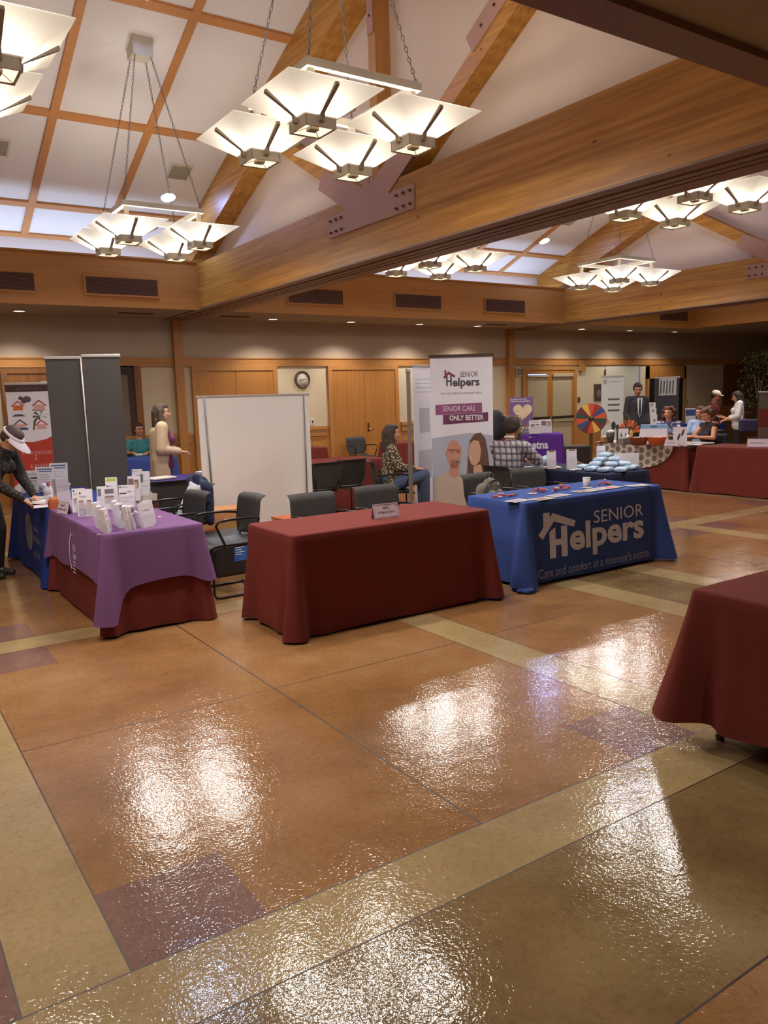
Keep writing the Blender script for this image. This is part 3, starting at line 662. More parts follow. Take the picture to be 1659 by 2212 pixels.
# navy table with packets
drape('tablecloth',.72,1.83,.745,.015,NAVY,'dark navy cloth on the table stacked with pale blue packets','tablecloth',(7.31,6.815,0),seed=33,corner=.11,fold=.014)
folding_table(6.95,7.67,5.9,7.73,.74,'folding table hidden under the dark navy cloth')
# far row on the right
drape('tablecloth',.74,1.83,.745,.015,RED,'maroon cloth beneath the patterned oval one in the far row','tablecloth',(11.57,8.815,0),seed=41,corner=.06,fold=.008,group=RT)
drape('tablecloth',.74,1.87,.745,.015,RED,'long plain maroon cloth in the far row at right, under a dark case','tablecloth',(11.57,6.78,0),seed=42,corner=.08,fold=.018,group=RT)
PATT=bpy.data.materials.new('pumpkin_print'); PATT.use_nodes=True; nt=PATT.node_tree; b=nt.nodes['Principled BSDF']; N=nt.nodes.new; b.inputs['Roughness'].default_value=.85
tc=N('ShaderNodeTexCoord'); sp=N('ShaderNodeSeparateXYZ'); nt.links.new(tc.outputs['Object'],sp.inputs[0])
def mth(op,a,b2=None,v=None):
    q=N('ShaderNodeMath'); q.operation=op
    nt.links.new(a,q.inputs[0]) if hasattr(a,'links') else setattr(q.inputs[0],'default_value',a)
    if b2 is not None: nt.links.new(b2,q.inputs[1])
    if v is not None: q.inputs[1].default_value=v
    return q.outputs[0]
S_=.128
uu=mth('DIVIDE',sp.outputs['Y'],v=S_); vv=mth('DIVIDE',sp.outputs['Z'],v=S_)
col_=mth('FLOOR',uu); half=mth('MULTIPLY',mth('MODULO',mth('ABSOLUTE',col_),v=2.0),v=.5)
fu=mth('SUBTRACT',mth('FRACT',uu),v=.5); fv=mth('SUBTRACT',mth('FRACT',mth('ADD',vv,half)),v=.5)
dd=mth('SQRT',mth('ADD',mth('MULTIPLY',fu,fu),mth('MULTIPLY',fv,fv)))
rp=N('ShaderNodeValToRGB'); e=rp.color_ramp.elements; e[0].position=.37; e[0].color=(*lin((128,120,112)),1); e[1].position=.40; e[1].color=(*lin((206,196,186)),1)
nt.links.new(dd,rp.inputs[0]); nt.links.new(rp.outputs[0],b.inputs['Base Color'])
def oval(k,u,L,dc):
    if k==3: q=(u+.26)/ (L/2); return .745-.42*max(0,1-abs(q)**2.6)**.5*1.0-.01 if abs(q)<1 else .73
    if k in (0,2): return .70
    return .45
drape('patterned_cloth',.74,1.83,.745,oval,PATT,'oval cream cloth printed with grey pumpkins, over a far maroon table','tablecloth',(11.57,8.815,0),seed=44,corner=.05,flare=.06,fold=.004,lift=.012)
# back of the hall
drape('tablecloth',1.80,.74,.745,.015,RED,'maroon cloth with a white card on it, behind two black chairs','tablecloth',(5.86,10.45,0),seed=51,group=RT)
drape('tablecloth',1.78,.72,.745,.015,DPURP,'dark purple cloth in front of the standing woman, left of the white backdrop','tablecloth',(3.62,9.72,0),seed=52,corner=.08)
ct,cf=drape('tablecloth',1.80,.72,.79,.015,FARBLUE,'blue county cloth lettered in white, in front of the seated man in teal','tablecloth',(3.55,13.2,0),seed=53,corner=.07,fold=.004)
items=[]; V2(laid('LOS ANGELES',-.35,.42,1.0,.10),0); V2(laid('A',.55,.27,.07,.08),0); cloth_text(ct,cf,items,[INKG],'lettering')
drape('tablecloth',1.75,.70,.745,.015,RED,'maroon table cloth against the back wall below the clock, seen beside the white backdrop','tablecloth',(6.72,13.65,0),seed=54,group=RT)
drape('tablecloth',1.80,.74,.745,.015,RED,'maroon cloth on the table in front of the closed double doors, behind the seated woman','tablecloth',(9.95,13.3,0),seed=55,group=RT)
drape('tablecloth',1.60,.74,.745,.015,RED,'maroon cloth glimpsed between the grey pole and the white banner','tablecloth',(12.0,13.3,0),seed=56,group=RT)
drape('tablecloth',1.8,.74,.745,.015,RED,'maroon cloth in the far back right, under a tall totem of white signs','tablecloth',(15.6,11.9,0),seed=57,group=RT)
drape('tablecloth',1.6,.74,.745,.015,BLUE2,'blue cloth in the far distance behind the seated women','tablecloth',(18.6,12.9,0),seed=58)
drape('tablecloth',.74,1.9,.745,.015,RED,'maroon cloth at the far right edge behind the woman in white','tablecloth',(17.6,9.3,0),seed=59,group=RT)
drape('tablecloth',.74,1.5,.745,.015,NAVY,'dark cloth under the vase of flowers beside the tall white banner','tablecloth',(8.05,8.9,0),seed=60,corner=.06)
# ================================================================ CHAIRS
BLK=mat('black_plastic',(46,44,44),.5,.05,8); MESHB=mat('black_mesh',(54,51,50),.7,.08,60,bump=.2,bscale=300); TUBEB=mat('black_tube',(32,30,30),.3,metal=.3); CHROME=mat('glide',(120,120,118),.3,metal=.8)
def make_chair():
    t=thing('stacking_chair','x','chair')
    def sheet(nx,ny,fn,th,mb):
        vs=[];fs=[]; K=(nx+1)*(ny+1)
        for s in (0,1):
            for j in range(ny+1):
                for i in range(nx+1):
                    p,nn=fn(i/nx,j/ny); vs.append(tuple(Vector(p)-Vector(nn)*th*s))
        for j in range(ny):
            for i in range(nx):
                a=j*(nx+1)+i; q=(a,a+1,a+nx+2,a+nx+1); fs.append(q); fs.append(tuple(x+K for x in reversed(q)))
        for i in range(nx): fs.append((i+1,i,i+K,i+1+K)); a=ny*(nx+1)+i; fs.append((a,a+1,a+1+K,a+K))
        for j in range(ny): a=j*(nx+1); fs.append((a,a+nx+1,a+nx+1+K,a+K)); a+=nx; fs.append((a+nx+1,a,a+K,a+nx+1+K))
        mb.add(vs,fs,0,True); return mb
    def seat(u,v):
        x=(u-.5)*(.47-.03*(1-v)); y=-.20+.44*v; z=.455-.018*sin(pi*v)*(1-(2*u-1)**2)-(.035*((v-.8)/.2)**2 if v>.8 else 0)+.012*(2*u-1)**2
        if v<.12: z+=.03*(1-v/.12)
        return (x,y,z),(0,0,1)
    sheet(12,12,seat,.018,MB()).build('seat',BLK,t)
    def back(u,v):
        w=.455+.015*sin(pi*v)-.10*max(0,1-v/.35)**1.5; x=(u-.5)*w; z=.50+.36*v; y=-.215-.05*v-.035*(1-(2*u-1)**2)+ (-.05*((v-.86)/.14)**2 if v>.86 else 0); z-= (.008*((v-.86)/.14)**2 if v>.86 else 0)
        return (x,y,z),(0,1,.1)
    sheet(12,14,back,.012,MB()).build('backrest',MESHB,t)
    for s in (-1,1): MB().tube([(s*.12,-.15,.445),(s*.15,-.22,.47),(s*.17,-.245,.56),(s*.19,-.265,.66)],.012).build('back_support',TUBEB,t)
    for s in (-1,1):
        MB().tube([(s*.235,-.24,.67),(s*.262,-.12,.682),(s*.268,.05,.684),(s*.266,.14,.672),(s*.262,.165,.64),(s*.245,.08,.45)],.0115).build('armrest',TUBEB,t)
        m=MB().tube([(s*.20,-.17,.44),(s*.23,.0,.44),(s*.235,.17,.435),(s*.24,.20,.41),(s*.243,.205,.05),(s*.243,.19,.018),(s*.243,.15,.012),(s*.243,-.24,.012),(s*.235,-.26,.02)],.0105)
        m.build('sled_leg',TUBEB,t); 
    MB().tube([(-.235,-.255,.02),(0,-.262,.02),(.235,-.255,.02)],.0105).build('crossbar',TUBEB,t)
    return t
ch0=make_chair(); first=[True]
CG='black mesh-back sled chairs'
def chair(x,y,rz,lab,sc=1):
    if first[0]: first[0]=False; ch0.location=(x,y,0); ch0.rotation_euler=(0,0,rz); ch0['label']=lab; ch0['group']=CG; return ch0
    return dup(ch0,(x,y,0),rz,lab,CG)
chair(2.62,6.50,pi/2,'empty black armchair between the purple table and the maroon table, facing left')
chair(2.34,7.08,pi/2+.08,'black armchair behind the purple table with a white bag draped beside it')
chair(3.33,5.84,pi+.05,'black chair tucked behind the plain maroon table, the left of two')
chair(4.02,5.90,pi-.04,'black chair tucked behind the plain maroon table, the one nearer the name sign')
chair(5.12,9.28,0.04,'black chair seen from behind, immediately right of the white backdrop')
chair(5.60,9.42,-.06,'black chair seen from behind, between the white backdrop side and the seated woman')
chair(5.42,6.02,pi+.1,'black chair behind the blue table carrying the grey backpack')
chair(6.12,6.06,pi-.1,'black chair behind the blue table, empty, in front of the plaid shirt')
chair(2.66,7.78,pi/2+.1,'black armchair under the dark jacket and white bag')
chair(2.80,8.62,-.1,'black chair in shadow before the dark purple table')
chair(8.78,13.9,pi,'black chair standing against the double doors at the back')
chair(5.88,8.56,radians(-116),'black chair under the woman in patterned blouse and jeans')
chair(6.42,6.85,radians(-92),'black chair under the man in the plaid shirt')
chair(4.2,14.1,pi,'black chair under the man in teal at the back')
for x,y,lab in ((12.45,9.2,'chair under the woman in the floral blouse in the far row'),(13.4,9.2,'chair under the woman in pale blue in the far row'),(12.4,8.38,'chair under the woman in the sleeveless black top'),
    (12.6,6.2,'empty dark chair behind the far maroon table, near the right edge'),(12.9,7.2,'empty dark chair behind the far maroon table beside the woman in black')): chair(x,y,pi/2,lab)
# ================================================================ BANNERS AND BACKDROPS
ALU=mat('aluminium',(196,192,188),.35,metal=.3); BFAB=mat('banner_white',(236,235,246),.6,.02,2); GREYF=mat('charcoal_fabric',(84,80,80),.8,.05,3); BASEG=mat('banner_base',(150,150,150),.4,metal=.3)
def facing(x,y):  # rotation so that local -Y faces the camera
    return -math.atan2(x,y)
def rollup(label,loc,rz,w,h,fab,lean=0.,pole=False,cat='banner',base=True):
    t=thing('rollup_banner',label,cat,loc,rot=(lean,0,rz))
    MB().box(-w/2,w/2,-.003,.003,.07,h-.02).build('graphic_panel',fab,t)
    MB().rbox(-w/2-.01,w/2+.01,-.012,.012,h-.03,h+.004,.004).build('top_rail',ALU,t)
    if base: MB().rbox(-w/2-.01,w/2+.01,-.10,.10,0.0,.075,.02).build('base',BASEG,t)
    if pole: MB().tube([(pole if pole is not True else 0,-.02,.07),(pole if pole is not True else 0,-.012,h-.02)],.010,8).build('support_pole',ALU,t)
    return t
# senior care banner facing the camera
c=atd(998,900,10.6); sh=rollup('tall white senior care banner with purple slogan bars and a laughing couple',(c.x,c.y,0),-YAW-.02,.83,2.19,BFAB,lean=0)
MB().box(-.43,.43,-.014,.014,2.165,2.205).build('dark_rail',mat('rail_brown',(76,58,54),.5),sh)
def pr(items,mats,name,parent,y=-.004,dy=-.0012):
    mb=MB()
    for k,(vs,fs,mi) in enumerate(items): mb.add([(v[0],y+dy*mi,v[1]) for v in vs],fs,mi)
    return mb.build(name,mats,parent)
PUR1=mat('print_plum_light',(150,84,130),.6); PUR2=mat('print_plum',(112,52,92),.6); INKD=mat('print_dark_grey',(72,66,78),.6); PWH=mat('print_white',(232,228,232),.6); PMAG=mat('print_magenta',(140,60,88),.6)
items=[]
V2(laid('SENIOR',-.02,1.905,.245,.07),0); V2(laid('elpers',-.12,1.75,.36,.145,.03),0)
V2(poly2([(-.205,1.79),(-.185,1.79),(-.185,1.93),(-.205,1.92)]),0); V2(poly2([(-.15,1.79),(-.13,1.79),(-.13,1.93),(-.15,1.93)]),0); V2(poly2([(-.185,1.845),(-.15,1.845),(-.15,1.865),(-.185,1.865)]),0)
pr(items,[INKD],'logo_lettering',sh)
items=[]; V2(poly2([(-.245,1.91),(-.225,1.885),(-.17,1.945),(-.09,1.90),(-.08,1.925),(-.17,1.985)]),0); V2(poly2([(-.225,1.93),(-.20,1.955),(-.20,2.0),(-.225,2.0)]),0); pr(items,[PMAG],'logo_roof',sh)
items=[]; V2(laid("Care and comfort at a moment's notice.",-.28,1.68,.55,.032),0); pr(items,[INKD],'tagline',sh)
items=[]; V2(poly2([(-.355,1.41),(.27,1.43),(.27,1.56),(-.355,1.545)]),0); V2(poly2([(-.255,1.28),(.35,1.31),(.35,1.43),(-.255,1.41)]),1); pr(items,[PUR1,PUR2],'slogan_bar',sh)
items=[]; V2(laid('SENIOR CARE',-.26,1.455,.44,.07),0); V2(laid('ONLY BETTER',-.17,1.33,.46,.072,.03),0); pr(items,[PWH],'slogan_lettering',sh,y=-.0075)
SK1=mat('print_skin',(206,150,128),.6); SK2=mat('print_skin_light',(214,168,146),.6); HR=mat('print_hair',(110,78,64),.6); SHR=mat('print_cream_shirt',(208,186,168),.6); GRN=mat('print_green',(150,164,112),.6); DKP=mat('print_dark',(60,44,46),.6); FD=mat('print_food',(212,180,120),.6); SKYP=mat('print_sky',(182,186,206),.6)
def E2(cx_,cz,a,b_,n=28,rot=0): return poly2([(cx_+a*cos(2*pi*k/n)*cos(rot)-b_*sin(2*pi*k/n)*sin(rot),cz+a*cos(2*pi*k/n)*sin(rot)+b_*sin(2*pi*k/n)*cos(rot)) for k in range(n)])
items=[]
V2(poly2([(-.41,.09),(.41,.09),(.41,1.12),(.1,1.16),(-.41,1.10)]),0)
# man: shirt, neck, head
V2(poly2([(-.40,.12),(-.40,.50),(-.34,.58),(-.20,.64),(-.05,.62),(.06,.54),(.10,.40),(.08,.12)]),1)
V2(poly2([(-.19,.60),(-.16,.80),(-.06,.80),(-.05,.60),(-.11,.55)]),2)
V2(poly2([(-.21,.80),(-.22,.92),(-.19,1.02),(-.13,1.07),(-.06,1.05),(-.02,.97),(-.015,.88),(-.03,.83),(-.04,.74),(-.09,.68),(-.16,.70)]),2)
V2(E2(-.058,.785,.024,.013,14),5); V2(poly2([(-.078,.79),(-.04,.792),(-.045,.784),(-.074,.782)]),7); V2(E2(-.06,.905,.03,.022,12),1); V2(E2(-.15,.91,.032,.022,12),1); V2(E2(-.06,.905,.024,.017,12),2); V2(E2(-.15,.91,.026,.017,12),2); V2(poly2([(-.03,.90),(-.012,.86),(-.03,.845)]),6)
V2(poly2([(-.20,.945),(-.02,.935),(-.02,.93),(-.20,.938)]),5); V2(E2(-.225,.89,.014,.03),2)
# woman: hair, face, shirt
V2(poly2([(.05,.46),(.07,.85),(.10,1.06),(.17,1.15),(.25,1.16),(.31,1.08),(.34,.90),(.36,.70),(.33,.55),(.27,.50),(.12,.50)]),3)
V2(poly2([(.07,.12),(.06,.50),(.16,.56),(.24,.54),(.32,.60),(.40,.66),(.40,.12)]),4)
V2(poly2([(.14,.70),(.15,.55),(.22,.50),(.27,.57),(.25,.74)]),6)
V2(poly2([(.085,.93),(.075,.86),(.09,.80),(.12,.73),(.17,.71),(.23,.78),(.25,.92),(.22,1.05),(.15,1.06),(.10,1.01)]),6)
V2(poly2([(.09,.955),(.13,.97),(.20,.985),(.20,.978),(.13,.962),(.13,.925),(.09,.92)]),5)
V2(poly2([(.10,.835),(.135,.815),(.13,.808),(.10,.825)]),7)
# plate of food
V2(poly2([(-.36,.09),(-.30,.19),(-.12,.20),(-.08,.09)]),7); V2(E2(.02,.135,.14,.04),7)
V2(E2(-.02,.15,.05,.025),5); V2(E2(.05,.165,.035,.02),5); V2(E2(-.22,.13,.07,.05),8)
pr(items,[SKYP,SHR,SK1,HR,GRN,DKP,SK2,PWH,FD],'couple_picture',sh,y=-.004)
# second white banner angled behind it
c=atd(918,900,11.3); b2=rollup('narrow white banner standing obliquely behind the tall senior care banner',(c.x,c.y,0),-YAW+.98,.62,2.10,BFAB)
items=[]; [V2(poly2([(-.25,1.9-k*.06),(.2,1.9-k*.06),(.2,1.91-k*.06),(-.25,1.91-k*.06)]),0) for k in range(4)]; V2(poly2([(-.2,.5),(.2,.5),(.2,.9),(-.2,.9)]),1); V2(poly2([(-.16,1.15),(.12,1.15),(.12,1.5),(-.16,1.5)]),1); pr(items,[mat('faint_grey',(186,186,196),.6),mat('faint_grey2',(196,194,200),.6)],'print',b2)
c=atd(884,900,9.25); rollup('thin grey banner seen almost edge-on in front of the seated woman',(c.x,c.y,0),-YAW+1.44,.45,1.98,mat('grey_back',(128,114,104),.7),lean=0)
# charcoal pair at left
c=atd(141,900,9.7)
g1=rollup('left half of the charcoal banner pair, its pole at the seam',(2.12,9.78,0),-.18,.39,2.25,GREYF,lean=-.03,pole=.19)
g2=rollup('right half of the charcoal banner pair, beside the seam pole',(2.53,9.70,0),-.18,.42,2.27,GREYF,lean=-.03)
# white backdrop
wb=thing('backdrop_screen','large blank white backdrop with silver poles, left of the black chairs','backdrop',(4.15,9.0,0),0,rot=(0,0,.0))
MB().box(-.74,.74,-.008,.008,.06,1.73).build('panel',mat('backdrop_white',(248,246,245),.7,.02,1),wb)
for s,ln in ((-1,.02),(1,.0)):
    MB().tube([(s*(.64-ln)+.0,-.03,.05),(s*.665,-.02,1.735)],.010,8).build('pole',mat('pole_grey',(140,138,138),.35,metal=.5),wb)
MB().rbox(-.755,.755,-.02,.02,1.725,1.75,.006).build('top_rail',ALU,wb); 
for s in (-1,1): MB().rbox(s*.5-.25,s*.5+.25,-.1,.1,0,.05,.015).build('foot',BASEG,wb)
# emergency preparedness banners at left
def house(items,x,z,s,body,roofc,extra=None):
    V2(poly2([(x-s*.35,z-s*.35),(x+s*.35,z-s*.35),(x+s*.35,z+s*.05),(x-s*.35,z+s*.05)]),body); V2(poly2([(x-s*.5,z+.0*s),(x,z+s*.42),(x+s*.5,z),(x+s*.42,z-s*.06),(x,z+s*.30),(x-s*.42,z-s*.06)]),roofc)
    V2(poly2([(x-s*.07,z-s*.35),(x+s*.1,z-s*.35),(x+s*.1,z-s*.05),(x-s*.07,z-s*.05)]),roofc)
c=atd(66,900,12.6); e1=rollup('red and white emergency banner with four small house pictures',(c.x,c.y,0),-.20,.66,2.06,BFAB)
RP=mat('print_red',(190,62,46),.6); OP=mat('print_orange',(216,110,50),.6); GP=mat('print_smoke',(96,84,90),.6); BP=mat('print_blue',(52,76,140),.6); BKP=mat('print_black_band',(70,50,46),.6); GN=mat('print_leaf',(70,78,56),.6); PKP=mat('print_pink',(214,170,166),.6)
items=[]
V2(poly2([(-.33,1.92),(.33,1.92),(.33,2.03),(-.33,2.03)]),4)
V2(poly2([(-.33,1.05),(-.33,.42),(-.2,.52),(0,.56),(.2,.52),(.33,.48),(.33,1.22),(.2,1.16),(0,1.12),(-.15,1.13)]),0)
house(items,-.17,1.70,.20,1,0); V2(E2(-.12,1.82,.035,.03),2); V2(E2(-.03,1.80,.06,.05),2); V2(E2(-.08,1.77,.04,.035),2)
house(items,.14,1.70,.22,5,0); V2(E2(.13,1.63,.1,.015),3)
house(items,-.16,1.40,.22,5,2); V2(poly2([(-.27,1.32),(-.05,1.32),(-.05,1.355),(-.27,1.355)]),6); V2(poly2([(-.27,1.535),(-.07,1.535),(-.12,1.57),(-.22,1.57)]),2)
house(items,.15,1.39,.20,5,0); V2(poly2([(.02,1.31),(.04,1.31),(.07,1.44),(.13,1.53),(.11,1.54),(.04,1.46)]),3)
for a in range(6): V2(poly2([(.14,1.54),(.14+.11*cos(a*1.1),1.54+.07*sin(a*1.1)+.01),(.14+.12*cos(a*1.1+.3),1.535+.07*sin(a*1.1+.3))]),3)
pr(items,[RP,OP,GP,GN,BKP,PKP,BP],'pictures',e1,dy=-.0004)
items=[]; V2(laid('Emergencies',-.17,.90,.44,.10),0); V2(laid('&',.0,.83,.05,.05),0); V2(blurred(-.06,.70,.26,.09,12),0); pr(items,[PKP],'lettering',e1,y=-.0095)
items=[]; V2(blurred(-.18,1.955,.34,.035,6),0); pr(items,[mat('print_grey_lettering',(110,100,112),.6)],'header_lettering',e1,y=-.0095)
c=atd(122,900,12.9); e2=rollup('second red and white banner mostly hidden behind the charcoal pair',(c.x+.12,c.y,0),-.1,.60,2.08,BFAB)
items=[]; V2(poly2([(-.30,1.93),(.30,1.93),(.30,2.05),(-.30,2.05)]),1); V2(poly2([(-.30,.5),(.3,.45),(.3,1.1),(.0,1.15),(-.30,1.25)]),0); V2(blurred(-.22,.98,.4,.12,2),2); pr(items,[RP,BKP,PKP],'print',e2)
# far right white banner, totem etc.
c=atd(1323,850,17.2); f1=rollup('far white banner with three short dark headings, left of the suited man',(c.x,c.y,0),-.50,.50,1.98,mat('banner_cool',(206,208,204),.6),lean=0)
items=[]; [V2(poly2([(-.10,1.45-k*.12),(.16,1.45-k*.12),(.16,1.49-k*.12),(-.10,1.49-k*.12)]),0) for k in range(3)]; V2(E2(-.17,1.85,.05,.05),1); V2(poly2([(-.08,1.84),(.2,1.84),(.2,1.86),(-.08,1.86)]),1); V2(E2(-.12,.98,.06,.06),2); V2(E2(.03,.9,.05,.09),3); V2(E2(.12,.86,.04,.06),3)
pr(items,[mat('print_heading',(96,84,84),.6),mat('print_pale',(168,160,160),.6),mat('print_peach',(206,160,130),.6),mat('print_charcoal',(60,58,64),.6)],'print',f1)
c=atd(1440,860,19.5); f2=rollup('dark banner with a pale square panel near the far door',(c.x,c.y,0),-.55,.62,1.95,mat('banner_black',(50,46,56),.6))
items=[]; V2(poly2([(-.2,1.5),(.24,1.5),(.24,1.92),(-.2,1.92)]),0); pr(items,[mat('pale_square',(176,176,176),.6)],'pale_panel',f2)
items=[]; [V2(poly2([(-.17+k*.075,1.54+.03*(k%2)),(-.14+k*.075,1.54),(-.13+k*.075,1.86),(-.16+k*.075,1.88-.04*(k%2))]),0) for k in range(5)]; pr(items,[mat('print_charcoal',(60,58,64),.6)],'stripes',f2,y=-.006)
c=atd(1653,890,16.6); f3=rollup('pale and red banner cut off by the right edge behind the far tables',(c.x+.12,c.y-.1,0),-.6,.6,1.55,mat('banner_pale',(112,100,92),.6))
items=[]; V2(poly2([(-.3,.8),(.3,.8),(.3,1.12),(-.3,1.2)]),0); pr(items,[mat('print_dull_red',(126,52,44),.6)],'print',f3)
# ================================================================ PEOPLE
def remeshed(mb, voxel=.008, it=2):
    me=mb.mesh('tmp',[DARK]); ob=bpy.data.objects.new('tmp',me); col.objects.link(ob)
    r=ob.modifiers.new('r','REMESH'); r.mode='VOXEL'; r.voxel_size=voxel; r.use_smooth_shade=True
    s=ob.modifiers.new('s','SMOOTH'); s.factor=.5; s.iterations=it
    dg=bpy.context.evaluated_depsgraph_get(); out=bpy.data.meshes.new_from_object(ob.evaluated_get(dg))
    bpy.data.objects.remove(ob); bpy.data.meshes.remove(me); return out
PUDDLE=1
def put(me,name,m,parent,label=None):
    me.materials.clear(); me.materials.append(m); me.name=name
    for p in me.polygons: p.use_smooth=True
    me.polygons.foreach_set('material_index',[0]*len(me.polygons))
    o=bpy.data.objects.new(name,me); col.objects.link(o); o.parent=parent
    if label: o['label']=label
    return o
q=MB(); [q.ell(c[:3],c[3:],n=14,k=8) for c in PUD]; put(remeshed(q,.008,2),'cloth_puddle',BLUE,bl)
HAIRM={}
STAND=dict(hip=(0,0,.93),chest=(0,.01,1.25),neck=(0,.0,1.43),head=(0,.025,1.575),
  shL=(-.175,0,1.385),shR=(.175,0,1.385),elL=(-.215,-.02,1.10),elR=(.215,-.02,1.10),wrL=(-.20,.08,.87),wrR=(.20,.08,.87),
  hjL=(-.09,0,.90),hjR=(.09,0,.90),knL=(-.10,.02,.49),knR=(.10,.02,.49),anL=(-.10,-.02,.085),anR=(.10,-.02,.085))
SIT=dict(hip=(0,-.06,.55),chest=(0,-.05,.86),neck=(0,-.04,1.05),head=(0,-.01,1.195),
  shL=(-.175,-.05,1.0),shR=(.175,-.05,1.0),elL=(-.225,.03,.76),elR=(.225,.03,.76),wrL=(-.12,.26,.76),wrR=(.12,.26,.76),
  hjL=(-.095,-.03,.54),hjR=(.095,-.03,.54),knL=(-.11,.40,.53),knR=(.11,.40,.53),anL=(-.11,.40,.09),anR=(.11,.40,.09))
def person(label,loc,rz,base,over=None,sc=1.,skin=(196,142,112),top=(90,90,90),topmat=None,sleeve=1.,low=(40,40,48),lowmat=None,shoe=(30,28,28),hair=(50,34,26),hstyle='short',
           yaw=0.,nod=0.,bulk=1.,legs=True,dress=None,coat=None,coatcol=None,handdirL=None,handdirR=None,grip=0.6,voxel=.009,fem=True,extra=None,name='person'):
    J={k:Vector(v) for k,v in base.items()}
    for k,v in (over or {}).items(): J[k]=Vector(v)
    t=thing(name,label,'person',loc,rz); t.scale=(sc,sc,sc)
    SKN=mat('skin_%d_%d_%d'%skin,skin,.55,.04,12,spec=.3); tm=topmat or mat('top_%d_%d_%d'%top,top,.85,.06,8); lm=lowmat or mat('low_%d_%d_%d'%low,low,.85,.08,8)
    hd=J['head']; HM=T(*hd)@Matrix.Rotation(yaw,4,'Z')@Matrix.Rotation(-nod,4,'X')
    def h(v): return HM@Vector(v)
    B=bulk; m=MB()
    # head: skull, face, jaw, nose, brow, lips, ears
    def he(c,r): 
        q=MB().ell((0,0,0),r,n=18,k=12); m.add([h(Vector(v)+Vector(c)) for v in q.v],q.f,0,True)
    he((0,-.012,.028),(.076,.094,.088)); he((0,.018,-.028),(.062,.072,.078)); he((0,.045,-.078),(.036,.036,.030)); he((0,.0,-.06),(.052,.06,.045))
    m.capsule(h((0,.086,.008)),h((0,.106,-.026)),.010,.014,n=8); he((0,.094,-.032),(.018,.012,.009))
    he((0,.076,.030),(.048,.016,.010)); he((0,.078,-.060),(.024,.012,.008)); he((.036,.062,-.018),(.022,.02,.02)); he((-.036,.062,-.018),(.022,.02,.02))
    for s in (-1,1): he((s*.076,-.004,-.008),(.012,.018,.030))
    nk=J['neck']; m.capsule(nk+Vector((0,0,-.06)),h((0,-.015,-.06)),.056,.052)
    # torso
    ch,hp=J['chest'],J['hip']; up=(nk-ch); 
    def torso(mm,g):
        mm.capsule(J['shL'],J['shR'],.052+g,.052+g); mm.capsule(ch+(nk-ch)*.45,ch,.10*B+g,.125*B+g,flat=.74,fdir=(0,1,0)); 
        for s in (-1,1): mm.capsule(ch+Vector((s*.07,0,.04)),ch*.5+hp*.5+Vector((s*.045*B,0,0)),.085*B+g,.085*B+g,flat=.9,fdir=(0,1,0)); mm.capsule(ch*.5+hp*.5+Vector((s*.045*B,.0,0)),hp+Vector((s*.065*B,0,0)),.088*B+g,.102*B+g,flat=.95,fdir=(0,1,0))
        if fem:
            f=Vector((0,.085*B,0))
            for s in (-1,1): mm.ell(tuple(ch+f+Vector((s*.065,-.01,-.03))),(.066+g,.06+g,.068+g),n=12,k=8)
        mm.capsule(nk+Vector((0,0,-.03)),ch+(nk-ch)*.3,.062+g,.09+g)
    torso(m,0)
    for s in 'LR':
        m.capsule(J['sh'+s],J['el'+s],.047*B,.038*B); m.capsule(J['el'+s],J['wr'+s],.037*B,.024)
        if legs: m.capsule(J['hj'+s],J['kn'+s],.078*B,.054*B); m.capsule(J['kn'+s],J['an'+s],.054*B,.036); m.capsule(J['an'+s]+Vector((0,-.02,-.03)),J['an'+s]+Vector((0,.13,-.05)),.034,.026)
        # hand
        w=J['wr'+s]; d=(w-J['el'+s]).normalized(); hd_={'L':handdirL,'R':handdirR}[s]
        if hd_: d=Vector(hd_).normalized()
        side=Vector((1,0,0)) if s=='L' else Vector((-1,0,0)); side=(side-d*side.dot(d)); side=side.normalized() if side.length>.2 else d.orthogonal().normalized()
        n=d.cross(side).normalized(); 
        if n.z>0: n=-n
        m.capsule(w+d*.01,w+d*.075,.024,.036,flat=.5,fdir=n)
        for k,(o,L) in enumerate(((-.027,.058),(-.009,.068),(.009,.072),(.027,.064))):
            b0=w+d*.082+side*o; b1=b0+(d*cos(grip*.5)+n*sin(grip*.5))*L*.55; b2_=b1+(d*cos(grip*1.4)+n*sin(grip*1.4))*L*.5
            m.capsule(b0,b1,.0095,.009,n=7); m.capsule(b1,b2_,.009,.0075,n=7)
        b0=w+d*.03+side*.026; b1=b0+(d*.6+side*.75).normalized()*.036; m.capsule(b0,b1,.012,.0105,n=7); m.capsule(b1,b1+(d*.95+n*.3).normalized()*.030,.0105,.0085,n=7)
    body=put(remeshed(m,.007),'body',SKN,t)
    # eyes, brows, mouth
    dk=mat('eye_dark',(36,26,24),.3); 
    for s in (-1,1):
        MB().ell((0,0,0),(.011,.006,.0055),n=10,k=6,M=HM@T(s*.031,.0865,.006)).build('eye',dk,t)
    q=MB(); 
    for s in (-1,1): q.capsule(h((s*.018,.0925,.030)),h((s*.046,.080,.033)),.0035,.003,n=6)
    q.build('eyebrows',mat('hair_%d_%d_%d'%hair,hair,.7),t)
    MB().ell((0,0,0),(.022,.007,.006),n=12,k=6,M=HM@T(0,.0885,-.060)).build('mouth',mat('lips',(158,82,76),.5),t)
    # hair
    hm=mat('hair_%d_%d_%d'%hair,hair,.55,.25,30,bump=.3,bscale=120); q=MB()
    def hh(c,r):
        g=MB().ell((0,0,0),r,n=16,k=10); q.add([h(Vector(v)+Vector(c)) for v in g.v],g.f,0,True)
    if hstyle!='none':
        hh((0,-.030,.040),(.088,.092,.090)); hh((0,.005,.080),(.070,.080,.045)); hh((0,-.055,-.005),(.080,.065,.075))
        for s in (-1,1): hh((s*.070,-.018,.022),(.020,.048,.050))
